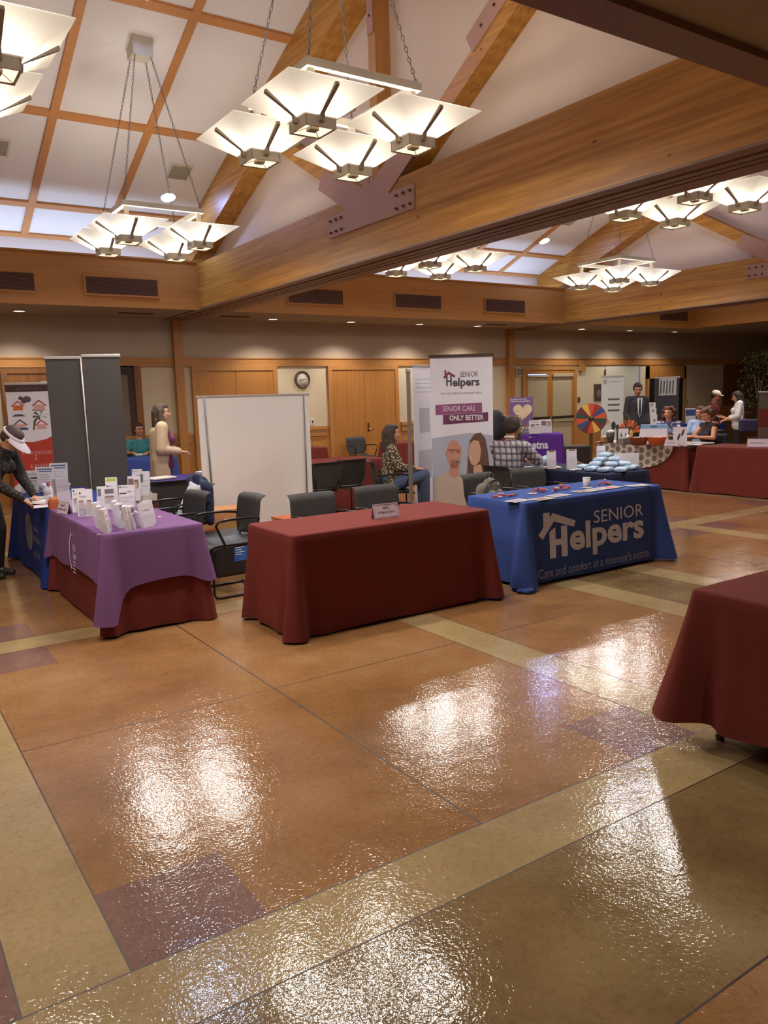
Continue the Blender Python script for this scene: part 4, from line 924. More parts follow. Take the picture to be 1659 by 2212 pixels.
    if hstyle=='long':
        for s in (-1,1):
            q.capsule(h((s*.066,-.03,.03)),h((s*.086,-.02,-.13)),.040,.044); q.capsule(h((s*.086,-.02,-.13)),h((s*.10,.045,-.30)),.044,.028)
        q.capsule(h((0,-.06,.0)),h((0,-.085,-.20)),.085,.06); q.capsule(h((-.04,-.07,-.1)),h((-.05,-.09,-.28)),.05,.03); q.capsule(h((.04,-.07,-.1)),h((.05,-.09,-.28)),.05,.03)
    if hstyle=='curly':
        rr=random.Random(5)
        for k in range(46):
            a=rr.uniform(0,2*pi); z=rr.uniform(-.16,.11); 
            y=-.035+.10*sin(a)*(1 if z<.05 else .7); x=.10*cos(a)*(1 if z<.05 else .7)
            if y>.03 and z<.05: continue
            hh((x,y,z),(.034,.034,.034))
    if hstyle=='bun': hh((0,-.11,.05),(.045,.04,.045))
    if hstyle!='none': put(remeshed(q,.008,3),'hair',hm,t)
    # top
    q=MB(); g=.012; torso(q,g)
    for s in 'LR':
        if sleeve>0:
            q.capsule(J['sh'+s],J['sh'+s].lerp(J['el'+s],min(1,sleeve*2)),.052*B+g,.046*B+g)
            if sleeve>.5: q.capsule(J['el'+s],J['el'+s].lerp(J['wr'+s],(sleeve-.5)*2*.93),.044*B+g,.032+g)
    if legs: 
        for s in 'LR': q.capsule(hp+Vector((.05*B if s=='R' else -.05*B,0,.05)),hp+Vector((.07*B if s=='R' else -.07*B,.0,-.04)),.10*B+g,.108*B+g)
    # cut the collar: the neck capsule of torso() already ends below the chin
    put(remeshed(q,.010),'top',tm,t)
    if coat:
        q=MB(); g=.026
        q.capsule(J['shL'],J['shR'],.052+g,.052+g)
        for s,sg in (('L',-1),('R',1)):
            q.capsule(ch+Vector((sg*.085,-.035,.05)),hp+Vector((sg*.10*B,-.035,0)),.075*B+g,.085*B+g); 
            q.capsule(hp+Vector((sg*.10*B,-.035,0)),hp+Vector((sg*.13*B,-.035,-coat)),.082*B+g,.075*B+g)
            q.capsule(J['sh'+s],J['el'+s],.058*B+g*.6,.052*B+g*.6); q.capsule(J['el'+s],J['el'+s].lerp(J['wr'+s],.9),.050*B+g*.6,.036+g*.5)
        q.capsule(ch+Vector((0,-.075,.05)),hp+Vector((0,-.085,-coat)),.09*B,.09*B)
        put(remeshed(q,.011),'jacket',mat('coat_%d_%d_%d'%coatcol,coatcol,.85,.06,10),t)
    if legs:
        q=MB(); g=.012
        for s in 'LR':
            sg=-1 if s=='L' else 1
            q.capsule(hp+Vector((sg*.06*B,-.01,.03)),J['hj'+s],.095*B+g,.088*B+g)
            q.capsule(J['hj'+s],J['kn'+s],.083*B+g,.060*B+g); q.capsule(J['kn'+s],J['an'+s]+Vector((0,0,.02)),.058*B+g,.042+g)
        put(remeshed(q,.011),'trousers',lm,t)
        for s in 'LR':
            a=J['an'+s]; q=MB(); q.capsule(a+Vector((0,-.035,-.038)),a+Vector((0,.14,-.052)),.044,.034); q.capsule(a+Vector((0,-.01,-.01)),a+Vector((0,.04,-.04)),.045,.042)
            for i,v in enumerate(q.v):
                z0=a.z-.083
                if v[2]<z0: q.v[i]=(v[0],v[1],z0)
            q.build('shoe',mat('shoe_%d_%d_%d'%shoe,shoe,.4),t)
    if extra: extra(t,J,HM)
    return t
def rzf(dx,dy): return math.atan2(-dx,dy)   # rotation that turns local +Y to (dx,dy)
RIGHT=( _r0.x,_r0.y )
# standing woman in cream cardigan
def lanyard(t,J,HM):
    MB().tube([(-.07,.05,1.40),(-.05,.135,1.26),(0,.165,1.12),(.05,.135,1.26),(.07,.05,1.40)],.004,6).build('necklace',mat('lanyard',(190,176,160),.5),t)
person('woman standing in a long cream cardigan over a maroon top, looking right',(3.42,10.42,0),rzf(.93,-.25),STAND,dict(elR=(.235,-.03,1.09),wrR=(.16,.22,1.05),elL=(-.22,.0,1.10),wrL=(-.10,.24,1.04),chest=(0,.02,1.25)),sc=.985,
   skin=(206,156,126),top=(112,52,78),low=(52,38,40),hair=(74,58,46),hstyle='long',coat=.42,coatcol=(198,172,142),bulk=1.18,sleeve=.3,grip=.35,nod=0)
# man in teal, seated at the back
person('man seated in a teal shirt behind the blue county cloth',(4.20,14.02,0),rzf(-.35,-.93),SIT,dict(wrL=(-.16,.28,.83),wrR=(.12,.30,.84),elL=(-.26,.05,.82),elR=(.25,.05,.82),head=(0,.0,1.225)),skin=(190,134,104),top=(56,126,130),sleeve=.42,hair=(58,38,30),bulk=1.1,fem=False,legs=False,yaw=.5,
   extra=lambda t,J,HM: MB().rbox(-.07,.05,.40,.46,.80,.83,.005).build('phone',WHITE,t))
# half-hidden person behind the charcoal pair
person('person in navy mostly hidden behind the charcoal banners, one bare forearm showing',(2.60,10.62,0),rzf(-.2,-.98),STAND,dict(elR=(.27,-.02,1.12),wrR=(.26,.06,.93)),skin=(200,148,118),top=(44,46,74),sleeve=.35,fem=False,legs=True,hair=(60,44,36))
# woman in jeans on the chair
DOTP=bpy.data.materials.new('dotted_blouse'); DOTP.use_nodes=True; nt=DOTP.node_tree; b=nt.nodes['Principled BSDF']; b.inputs['Roughness'].default_value=.85
tc=nt.nodes.new('ShaderNodeTexCoord'); vo=nt.nodes.new('ShaderNodeTexVoronoi'); vo.inputs['Scale'].default_value=38; rp=nt.nodes.new('ShaderNodeValToRGB'); e=rp.color_ramp.elements
e[0].position=.22; e[0].color=(*lin((236,220,190)),1); e[1].position=.45; e[1].color=(*lin((70,62,44)),1); k=e.new(.33); k.color=(*lin((160,142,108)),1)
nt.links.new(tc.outputs['Object'],vo.inputs['Vector']); nt.links.new(vo.outputs['Distance'],rp.inputs[0]); nt.links.new(rp.outputs[0],b.inputs['Base Color'])
person('woman seated in a mottled cream and olive blouse and blue jeans, hair tied back',(5.90,8.58,0),radians(-114),SIT,dict(knL=(-.10,.40,.58),knR=(.03,.40,.64),anR=(-.06,.44,.22),anL=(-.12,.40,.09),wrL=(-.10,.30,.70),wrR=(.08,.30,.72)),
   skin=(206,150,122),topmat=DOTP,sleeve=.9,low=(82,96,128),hair=(64,48,36),hstyle='long',bulk=1.12)
# man in plaid
PLD=bpy.data.materials.new('plaid'); PLD.use_nodes=True; nt=PLD.node_tree; b=nt.nodes['Principled BSDF']; b.inputs['Roughness'].default_value=.85; N=nt.nodes.new
tc=N('ShaderNodeTexCoord'); sp=N('ShaderNodeSeparateXYZ'); nt.links.new(tc.outputs['Object'],sp.inputs[0])
def band(out,s,off_,duty): 
    a=mth('FRACT',mth('ADD',mth('MULTIPLY',out,v=s),v=off_)); return mth('LESS_THAN',a,v=duty)
hx=mth('ADD',sp.outputs['X'],sp.outputs['Y'])
a1=band(hx,14,0,.42); a2=band(sp.outputs['Z'],14,.2,.42); a3=band(hx,14,.72,.06); a4=band(sp.outputs['Z'],14,.9,.06)
s1=mth('ADD',a1,a2); s2=mth('MULTIPLY',mth('ADD',a3,a4),v=1.0)
rp=N('ShaderNodeValToRGB'); e=rp.color_ramp.elements; e[0].position=0; e[0].color=(*lin((200,192,196)),1); e[1].position=1; e[1].color=(*lin((48,44,58)),1); k=e.new(.5); k.color=(*lin((116,110,124)),1)
nt.links.new(mth('MULTIPLY',s1,v=.5),rp.inputs[0]); mxx=N('ShaderNodeMixRGB'); mxx.inputs[2].default_value=(*lin((214,206,208)),1); nt.links.new(mth('MINIMUM',s2,v=.8),mxx.inputs[0]); nt.links.new(rp.outputs[0],mxx.inputs[1]); nt.links.new(mxx.outputs[0],b.inputs['Base Color'])
def tee(t,J,HM): MB().tube([HM@Vector((-.055,-.04,-.115)),HM@Vector((0,-.075,-.115)),HM@Vector((.055,-.04,-.115))],.014,8).build('undershirt_collar',WHITE,t)
person('man seated with his back turned in a grey and white plaid shirt',(6.40,6.86,0),radians(-72),SIT,dict(elL=(-.24,.12,.86),elR=(.25,.12,.84),wrL=(-.10,.36,.82),wrR=(.13,.37,.82),head=(0,.02,1.20)),sc=1.06,skin=(176,118,86),topmat=PLD,sleeve=.55,low=(48,44,44),hair=(52,36,28),bulk=1.12,fem=False,nod=.25,extra=tee)
# suited man
def suit(t,J,HM):
    MB().prism([(-.05,1.40),(.05,1.40),(.035,1.10),(0,1.02),(-.035,1.10)],0,.006,M=Matrix(((1,0,0,0),(0,0,-1,.134),(0,1,0,0),(0,0,0,1)))).build('shirt_front',WHITE,t)
    MB().prism([(-.014,1.385),(.014,1.385),(.024,1.12),(0,1.04),(-.024,1.12)],0,.006,M=Matrix(((1,0,0,0),(0,0,-1,.142),(0,1,0,0),(0,0,0,1)))).build('necktie',mat('tie',(50,52,66),.6),t)
person('man standing in a dark suit and tie at the back',(13.75,10.92,0),rzf(-.45,-.89),STAND,dict(wrR=(.18,.14,.92),wrL=(-.20,.10,.90)),sc=1.06,skin=(176,124,96),top=(54,50,56),sleeve=1.,low=(48,44,50),hair=(38,28,24),bulk=1.05,fem=False,nod=.25,yaw=-.3,extra=suit,topmat=mat('suit_cloth',(52,48,54),.85))
# three women behind the far row
FLO=bpy.data.materials.new('floral_blouse'); FLO.use_nodes=True; nt=FLO.node_tree; b=nt.nodes['Principled BSDF']; tc=nt.nodes.new('ShaderNodeTexCoord'); vo=nt.nodes.new('ShaderNodeTexVoronoi'); vo.inputs['Scale'].default_value=22
rp=nt.nodes.new('ShaderNodeValToRGB'); e=rp.color_ramp.elements; e[0].position=.25; e[0].color=(*lin((214,214,226)),1); e[1].position=.42; e[1].color=(*lin((66,68,112)),1); nt.links.new(tc.outputs['Object'],vo.inputs['Vector']); nt.links.new(vo.outputs['Distance'],rp.inputs[0]); nt.links.new(rp.outputs[0],b.inputs['Base Color'])
person('woman with long dark red hair in a blue floral blouse behind the far table',(12.5,9.22,0),rzf(-.95,-.3),SIT,dict(wrL=(-.14,.30,.80),wrR=(.14,.30,.80)),skin=(206,150,124),topmat=FLO,sleeve=.6,low=(40,38,48),hair=(84,44,34),hstyle='curly',sc=1.02)
person('woman in a pale blue shirt, farthest of the seated three',(13.45,9.22,0),rzf(-.97,-.2),SIT,dict(wrL=(-.14,.30,.80),wrR=(.14,.30,.80)),skin=(208,152,126),top=(168,186,218),sleeve=1,low=(40,38,48),hair=(92,56,42),hstyle='bun',sc=1.0)
def watch(t,J,HM): q=J['wrL'].lerp(J['elL'],.12); MB().tube([q+Vector((.031*cos(a),.01*sin(a),.031*sin(a))) for a in [k*pi/5 for k in range(10)]],.008,6,closed=True).build('bracelet',WHITE,t)
person('woman in a sleeveless black top with a pale bracelet, seated by the patterned cloth',(12.45,8.4,0),rzf(-.93,.36),SIT,dict(elL=(-.27,.04,.80),wrL=(-.10,.30,.82),elR=(.26,.06,.80),wrR=(.10,.32,.82)),skin=(212,150,118),top=(40,28,32),sleeve=0,low=(34,30,34),hair=(96,62,46),hstyle='curly',sc=1.0,bulk=1.15,nod=.45,extra=watch)
# two standing at far right
def cap(t,J,HM): m=MB().ell((0,0,0),(.10,.108,.075),n=16,k=10,M=HM@T(0,-.01,.075)); m.ell((0,0,0),(.07,.06,.010),n=14,k=6,M=HM@T(0,.12,.06)); m.build('cap',mat('cap_white',(206,190,176),.7),t)
person('person in a dark red shirt and white cap, facing the woman in white',(16.02,10.62,0),rzf(.35,-.94),STAND,dict(elR=(.25,.0,1.12),wrR=(.14,.26,1.06),elL=(-.24,.0,1.12),wrL=(-.10,.26,1.05)),sc=.93,skin=(176,120,92),top=(92,34,32),sleeve=.4,low=(48,44,60),hair=(40,30,26),fem=False,nod=.3,bulk=1.15,extra=cap)
person('woman seen from behind in a loose white blouse, dark hair, at the far right',(15.95,9.98,0),rzf(-.6,.8),STAND,dict(elL=(-.28,.06,1.10),wrL=(-.20,.28,1.02),elR=(.26,.04,1.12),wrR=(.16,.28,1.02),head=(0,.06,1.54)),sc=.94,skin=(196,142,112),top=(226,222,228),sleeve=.8,low=(44,40,46),hair=(44,32,30),hstyle='long',bulk=1.25,nod=.3)
# visitor with visor leaning over the left table
BEAD=bpy.data.materials.new('beaded_knit'); BEAD.use_nodes=True; nt=BEAD.node_tree; b=nt.nodes['Principled BSDF']; b.inputs['Roughness'].default_value=.8; tc=nt.nodes.new('ShaderNodeTexCoord'); vo=nt.nodes.new('ShaderNodeTexVoronoi'); vo.inputs['Scale'].default_value=45
rp=nt.nodes.new('ShaderNodeValToRGB'); e=rp.color_ramp.elements; e[0].position=.14; e[0].color=(*lin((190,170,130)),1); e[1].position=.2; e[1].color=(*lin((34,28,28)),1); nt.links.new(tc.outputs['Object'],vo.inputs['Vector']); nt.links.new(vo.outputs['Distance'],rp.inputs[0]); nt.links.new(rp.outputs[0],b.inputs['Base Color'])
def visor(t,J,HM):
    m=MB().tube([HM@Vector((.092*cos(a),-.012+.108*sin(a),.045)) for a in [k*2*pi/20 for k in range(20)]],.016,8,closed=True); m.build('visor_band',mat('visor_white',(214,206,214),.6),t)
    m=MB(); vs=[]; n=12
    for k in range(n+1):
        a=pi*.06+pi*.88*k/n
        for r1,z in ((.098,.04),(.098+.12*sin(a)**.8,.0)): vs.append(HM@Vector((r1*cos(a)*(.95 if r1<.1 else .85),-.012+r1*sin(a)*1.08,z)))
    vs2=[v+Vector((0,0,-.004)) for v in vs]; K=len(vs); fs=[]
    for k in range(n): fs.append((2*k,2*k+1,2*k+3,2*k+2)); fs.append((K+2*k+2,K+2*k+3,K+2*k+1,K+2*k)); fs.append((2*k+1,K+2*k+1,K+2*k+3,2*k+3))
    m.add(vs+vs2,fs,0,True); m.build('visor_peak',mat('visor_white',(214,206,214),.6),t)
    MB().capsule(J['wrR']+Vector((0,.09,-.03)),J['wrR']+Vector((0,.04,.09)),.005,.004,n=8).build('pen',mat('pen_black',(30,30,36),.4),t)
person('visitor in a white sun visor and dark beaded jacket bending to write',(1.05,8.62,0),rzf(.80,-.60),STAND,
   dict(hip=(0,-.06,.90),chest=(0,.12,1.17),neck=(0,.22,1.32),head=(0,.31,1.42),shL=(-.17,.19,1.27),shR=(.17,.19,1.27),elL=(-.24,.24,1.02),elR=(.24,.22,1.00),wrL=(-.12,.42,.83),wrR=(.12,.42,.82),hjL=(-.09,-.06,.88),hjR=(.09,-.06,.88)),
   sc=.97,skin=(202,146,118),topmat=BEAD,sleeve=1.,low=(30,26,28),hair=(78,66,60),hstyle='short',nod=.75,bulk=1.12,extra=visor,shoe=(52,44,38))
# ================================================================ SMALL THINGS
ACR=bpy.data.materials.new('clear_acrylic'); ACR.use_nodes=True; b=ACR.node_tree.nodes['Principled BSDF']; b.inputs['Base Color'].default_value=(.92,.90,.95,1); b.inputs['Alpha'].default_value=.30; b.inputs['Roughness'].default_value=.08; b.inputs['Specular IOR Level'].default_value=.8
PAPER=mat('paper_white',(226,222,230),.7,.02,5); PAPER2=mat('paper_cream',(216,206,196),.7,.02,5); PBL=mat('print_navy_block',(44,56,120),.6); PLG=mat('print_lime',(178,196,78),.6); PGR=mat('print_grey',(150,148,158),.6); PBRN=mat('print_brown_photo',(138,96,76),.6); PTAN=mat('print_tan_photo',(206,164,126),.6); PDK=mat('print_dark_text',(70,66,78),.6); PPH=mat('print_grey_photo',(112,108,108),.6); PBW=mat('print_blue_bar',(58,86,146),.6)
PM=[PAPER,PBL,PLG,PGR,PBRN,PTAN,PDK,PPH,PBW,PAPER2]
def P(x0,z0,x1,z1,mi): return (x0,z0,x1,z1,mi)
# designs in unit coordinates (x 0..1, z 0..1), material index in PM
DES={'photo_a':[P(.08,.25,.92,.62,5),P(.12,.30,.42,.58,4),P(.14,.42,.30,.56,6),P(.55,.12,.80,.40,6),P(.28,.04,.62,.24,1),P(.32,.15,.58,.17,0),P(.32,.10,.5,.12,0),P(.10,.88,.20,.95,6),P(.1,.76,.5,.78,3)],
 'photo_b':[P(.08,.06,.92,.60,4),P(.40,.46,.62,.60,0),P(.50,.30,.70,.48,5),P(.08,.06,.50,.30,1),P(.14,.22,.44,.24,0),P(.14,.17,.38,.19,0),P(.14,.12,.40,.14,0),P(.14,.84,.24,.90,6),P(.14,.74,.6,.76,3)],
 'lime':[P(.08,.86,.92,.96,2),P(.08,.66,.26,.72,6),P(.3,.68,.6,.70,3),P(.08,.56,.7,.58,3),P(.08,.44,.6,.46,3),P(.08,.32,.7,.34,3)],
 'grey':[P(.08,.55,.42,.88,7),P(.5,.6,.9,.62,3),P(.08,.4,.8,.42,3)],
 'strip':[P(.1,.72,.9,.92,7),P(.1,.3,.9,.6,4),P(.1,.62,.9,.64,3)],
 'lines':[P(.06,.88,.14,.95,6),P(.2,.9,.6,.92,3),P(.06,.62,.5,.67,6),P(.55,.7,.8,.74,3),P(.06,.45,.8,.47,3),P(.06,.3,.7,.32,3),P(.8,.5,.86,.55,6)],
 'pic2':[P(.06,.55,.5,.9,7),P(.3,.6,.5,.85,4),P(.55,.5,.9,.85,7),P(.6,.55,.8,.75,5),P(.06,.4,.8,.42,3)],
 'form':[P(.1,.86,.8,.89,3),P(.1,.8,.9,.82,3),P(.1,.64,.46,.70,6),P(.54,.64,.92,.70,6),P(.1,.5,.46,.62,4),P(.54,.52,.92,.56,3),P(.1,.4,.9,.42,3),P(.1,.3,.85,.32,3)],
 'bars':[P(.1,.88,.9,.93,8),P(.1,.80,.9,.84,8),P(.1,.7,.7,.71,3),P(.1,.6,.8,.61,3),P(.1,.5,.75,.51,3)],
 'blank':[P(.15,.7,.85,.73,3),P(.15,.5,.85,.52,3)],
 'tab':[P(.15,.93,.85,.99,4),P(.2,.6,.8,.61,3),P(.2,.45,.8,.46,3)],
 'blueb':[P(0,.45,1,1,1)]}
def doc(label,loc,rz,w,h,des,lean=.20,clear=True,depth=.03,group=None,leaf=PAPER,cat='leaflet stand',name='leaflet_stand'):
    t=thing(name,label,cat,loc,rz,group); a=-lean; R=Matrix.Rotation(a,4,'X')
    if clear:
        m=MB().box(-w/2-.004,w/2+.004,-.008,-.005,.0,h*.55,M=R); m.box(-w/2-.004,w/2+.004,depth-.004,depth,.0,h*.98,M=R); m.box(-w/2-.004,-w/2-.001,-.006,depth,0,h*.5,M=R); m.box(w/2+.001,w/2+.004,-.006,depth,0,h*.5,M=R)
        m.box(-w/2,w/2,-.01,depth+.05,0,.003); m.build('holder',ACR,t)
    else:
        m=MB(); m.add([(-w*.25,h*.9*sin(lean)+.003,h*.9*cos(lean)),(w*.25,h*.9*sin(lean)+.003,h*.9*cos(lean)),(w*.25,h*.45+.02,.0),(-w*.25,h*.45+.02,.0),(-w*.25,h*.9*sin(lean)+.006,h*.9*cos(lean)),(w*.25,h*.9*sin(lean)+.006,h*.9*cos(lean)),(w*.25,h*.45+.024,.0),(-w*.25,h*.45+.024,.0)],[(0,1,2,3),(7,6,5,4),(0,4,5,1),(2,6,7,3),(1,5,6,2),(0,3,7,4)]); m.build('easel_back',PAPER2,t)
    l=MB().box(-w/2,w/2,-.003,(depth-.007 if clear else .002),.004,h,M=R).build('leaflet',leaf,t)
    m=MB()
    for k,(x0,z0,x1,z1,mi) in enumerate(DES[des]):
        y=-.0042-.0005*k; m.add([R@Vector(v) for v in ((-w/2+x0*w,y,z0*h),(-w/2+x1*w,y,z0*h),(-w/2+x1*w,y,z1*h),(-w/2+x0*w,y,z1*h))],[(0,1,2,3)],mi)
    m.build('print',PM,l); return t
TT=.752
def onp(px,py,z=TT): v=at(px,py,z); return (v.x,v.y,z)
# name signs: folded tents
def tent(label,loc,rz,w,h,lines,frame_=True):
    t=thing('name_sign',label,'sign',loc,rz); c=radians(16); R=Matrix.Rotation(-c,4,'X'); e=h*sin(c)*2
    m=MB().box(-w/2,w/2,0,.002,0,h,M=R); m.box(-w/2,w/2,-.002,0,0,h,M=T(0,e,0)@Matrix.Rotation(c,4,'X')); m.build('card',mat('sign_card',(222,206,218),.7),t)
    if frame_:
        f=MB(); q=.008; wd=.0022
        for a in ((-w/2+q,w/2-q,q,q+wd),(-w/2+q,w/2-q,h-q-wd,h-q),(-w/2+q,-w/2+q+wd,q,h-q),(w/2-q-wd,w/2-q,q,h-q)): f.box(a[0],a[1],-.0012,-.0004,a[2],a[3],M=R)
        f.build('border',mat('sign_border',(134,112,120),.7),t)
    f=MB()
    for it in lines: vs,fs=it; f.add([R@Vector((v[0],-.0016,v[1])) for v in vs],fs)
    f.build('lettering',mat('sign_ink',(84,70,78),.7),t); return t
p=at(837,1119,.747); tent('white folded sign reading A and C Urgent Care on the plain maroon table',(p.x,p.y,.747),radians(-4),.225,.115,[laid('A&C',-.032,.075,.062,.020,.012),laid('Urgent Care',-.075,.036,.15,.024,.012),laid('*',.085,.088,.014,.012,.01)])
p=at(144,1112,TT); tent('small folded sign at the far front corner of the purple table',(p.x-.03,p.y+.05,TT),radians(-78),.20,.115,[blurred(-.06,.070,.10,.022,3),blurred(-.08,.036,.16,.022,8)])
p=at(1633,967,.747); tent('white folded sign on the far maroon table near the right edge',(p.x+.12,p.y+.05,.747),radians(-70),.30,.13,[blurred(-.11,.055,.22,.022,5)])
p=at(1443,964,.753); tent('small white folded sign between the orange bowl and the pumpkin print table end',(p.x+.08,p.y,.753),radians(-75),.22,.10,[blurred(-.07,.055,.14,.015,5),blurred(-.07,.03,.12,.012,6)])
# purple table: leaflets
for px,py,w,h,des,rz,lab in [
 (172,1108,.105,.215,'photo_a',-.30,'leaflet stand with a smiling face photo and navy block, just behind the folded sign'),
 (186,1117,.118,.235,'photo_b',-.30,'front leaflet stand with two brown-toned people and navy block, nearest the sign corner'),
 (243,1094,.100,.27,'lime',-.35,'tallest leaflet stand with a lime green header on the purple table'),
 (222,1098,.085,.20,'grey',-.35,'leaflet stand with a grey photo, left of the lime one'),
 (238,1102,.095,.205,'strip',-.38,'leaflet stand with stacked photo strips, in front of the lime one'),
 (274,1098,.14,.21,'lines',-.55,'wide leaflet stand with plain printed lines in the middle of the purple table'),
 (290,1082,.115,.24,'pic2',-.50,'leaflet stand with two small photos behind the plain printed one'),
 (296,1064,.10,.25,'lines',-.55,'rear leaflet stand with a small emblem at its top left corner'),
 (312,1072,.10,.255,'grey',-.55,'rearmost leaflet stand on the right, with a dark photo at the top')]:
    x,y,z=onp(px,py); doc(lab,(x,y,z),rz,w,h,des,group=None)
for k,(px,py,h,lab) in enumerate([(222,1140,.20,'brochure holder at the left of the row seen edge-on, on the purple table'),(229,1146,.19,'second brochure holder from the left in the row seen edge-on'),(238,1152,.185,'nearest brochure holder of the edge-on row, by the table front'),(262,1136,.20,'brochure holder with a white pamphlet behind the edge-on row'),
   (270,1140,.19,'fanned brochure holder left of the middle pair'),(284,1146,.19,'brochure holder with pale pamphlets standing near the front edge, middle'),(294,1143,.18,'brochure holder showing a small brown photo strip, right of the middle'),(322,1140,.19,'brochure holder standing apart at the right of the purple table'),(327,1135,.195,'tall brochure holder behind the one standing apart')]):
    x,y,z=onp(px,py); doc(lab,(x,y,z),1.05+(.12 if k%2 else 0) if k not in (7,8) else .55,.10,h,['blank','lines','blank','grey','strip','blank','strip','blank','blank'][k],lean=.14,depth=.035)
x,y,z=onp(308,1124); m=MB().tube([(-.09,0,.10),(.05,-.02,.012),(.08,-.02,.012)],.006,6); m.box(-.02,.14,-.05,.02,0,.006); tag(m.build('display_wire',PAPER,loc=(x,y,z)),'white plastic strut lying between brochure holders on the purple table','stand')
x,y,z=onp(345,1118); tag(MB().ell((0,0,.006),(.016,.012,.006)).build('mint',WHITE,loc=(x,y,z)),'tiny white mint lying near the right edge of the purple table','candy')
# blue table at left
B2=.752
for px,py,w,h,des,lab in [(66,1066,.20,.27,'form','white framed form sheet nearest the visitor in the visor'),(98,1063,.21,.30,'bars','white sheet with blue bars standing in the middle behind the pens'),(128,1059,.21,.33,'bars','tallest white sheet with blue bars, beside the charcoal banner')]:
    v=at(px,py,B2); doc(lab,(v.x,v.y,B2),-.55,w*.95,h*.92,des,lean=.14,clear=False,cat='sign',name='framed_sheet')
v=at(140,1096,B2); doc('clear upright brochure rack with grey booklets, between the blue and purple tables',(v.x,v.y-.02,B2),.35,.13,.27,'blank',lean=.08,depth=.06,leaf=mat('booklet_grey',(170,164,176),.6))
v=at(112,1100,B2); m=MB().rbox(-.045,.045,-.04,.04,0,.075,.006); t=m.build('tissue_cube',mat('orange_cup',(176,92,48),.6),loc=(v.x+.02,v.y,B2)); t.name='orange_box'; tag(t,'small orange box with crumpled orange tissue on the blue table corner','box')
MB().ell((0,0,.085),(.042,.036,.022),n=12,k=6).ell((.02,.01,.095),(.024,.02,.018),n=10,k=6).build('tissue',mat('orange_tissue',(204,116,62),.7),t)
for k,(px,py,rz,cc,lab) in enumerate([(78,1082,.3,PAPER,'white form sheet under the writing hand'),(92,1086,.6,PAPER2,'cream sheet lying in the middle of the scattered papers'),(98,1092,.2,mat('pink_paper',(206,140,150),.7),'pink sheet among the scattered papers on the blue table'),(96,1095,-.2,PAPER,'white sheet hanging near the front edge of the blue table'),(70,1078,.9,mat('green_grey_paper',(176,180,176),.7),'pale green sheet closest to the visitor')]):
    v=at(px,py,B2); tag(MB().box(-.14,.14,-.10,.10,0,.0015).build('paper_sheet',cc,loc=(v.x+.05,v.y,B2+.0016*k+.0003),rz=rz),lab,'paper')
v=at(120,1090,B2); bw=thing('fishbowl','clear round bowl of white wrapped mints on the blue table','bowl',(v.x+.02,v.y+.12,B2))
MB().lathe([(.05,.0),(.085,.03),(.10,.08),(.085,.13),(.075,.15)],22).build('glass',ACR,bw)
q=MB(); rr=random.Random(3)
for k in range(26): q.ell((rr.uniform(-.06,.06),rr.uniform(-.06,.06),rr.uniform(.02,.08)),(.018,.014,.012),n=8,k=5)
o=q.build('mints',WHITE,bw); o['kind']='stuff'
pc_=thing('pen_cup','fan of white pens with red caps in a clear cup on the blue table','pen holder',(v.x+.05,v.y+.22,B2))
MB().lathe([(.03,0),(.045,.10)],16).build('cup',ACR,pc_)
for k in range(9):
    a=k*2*pi/9; MB().tube([(.015*cos(a),.015*sin(a),.005),(.065*cos(a),.065*sin(a),.17)],.005,6).build('pen',WHITE,pc_); MB().tube([(.062*cos(a),.062*sin(a),.16),(.072*cos(a),.072*sin(a),.20)],.0065,6).build('pen_cap',mat('pen_red',(150,40,54),.5),pc_)
v=at(95,1072,B2); bg=thing('plastic_bag','clear crinkled plastic bag between the framed sheets and the pens','bag',(v.x+.08,v.y+.1,B2)); q=MB(); rr=random.Random(8)
for k in range(12): q.ell((rr.uniform(-.08,.08),rr.uniform(-.06,.06),rr.uniform(.03,.10)),(.05,.04,.035),n=9,k=6)
o=put(remeshed(q,.008,1),'bag_film',mat('crinkled_plastic',(186,186,206),.25,.1,30,bump=.6,bscale=60),bg)
v=at(151,1070,B2); tag(MB().lathe([(.030,0),(.034,.09),(.036,.092),(.036,.12),(.001,.121)],16).build('sanitizer_jar',mat('jar_clear',(186,190,196),.3),loc=(v.x,v.y+.1,B2)),'small pale jar behind the clear brochure rack','jar')
# charcoal-side white papers behind
v=at(116,1000,.95)
# backpack, bags, boxes
bp=thing('backpack','grey-green backpack hanging on the chair behind the blue table','backpack',(5.20,5.90,.47),.1)
q=MB(); q.capsule((-.10,0,.10),(-.10,.0,.27),.075,.065); q.capsule((.10,0,.10),(.10,0,.27),.075,.065); q.capsule((0,-.01,.10),(0,-.01,.31),.095,.075); BPK=mat('pack_olive',(118,112,98),.85,.08,20,bump=.3,bscale=200)
put(remeshed(q,.009,3),'pack_body',BPK,bp)
MB().tube([(-.135,-.05,.06),(-.14,-.055,.24),(-.08,-.065,.34),(0,-.07,.365),(.08,-.065,.34),(.14,-.055,.24),(.135,-.05,.06)],.006,6).build('zip',mat('pack_dark',(62,58,56),.7),bp)
q=MB(); q.capsule((-.05,-.085,.10),(-.05,-.085,.22),.055,.05); q.capsule((.05,-.085,.10),(.05,-.085,.22),.055,.05); put(remeshed(q,.008,3),'front_pocket',BPK,bp)
MB().tube([(-.04,0,.36),(-.03,0,.42),(.03,0,.42),(.04,0,.36)],.008,6).build('handle',mat('pack_dark',(62,58,56),.7),bp)
MB().box(-.03,.03,-.142,-.138,.17,.20).build('badge',mat('pack_badge',(84,84,90),.6),bp)
cb=thing('carton','cardboard box with orange lid in front of the white backdrop','box',(3.42,8.56,0),-.03)
m=MB().box(-.27,.27,-.18,.18,.0,.36); m.build('box_body',mat('cardboard',(176,134,84),.8,.05,6),cb)
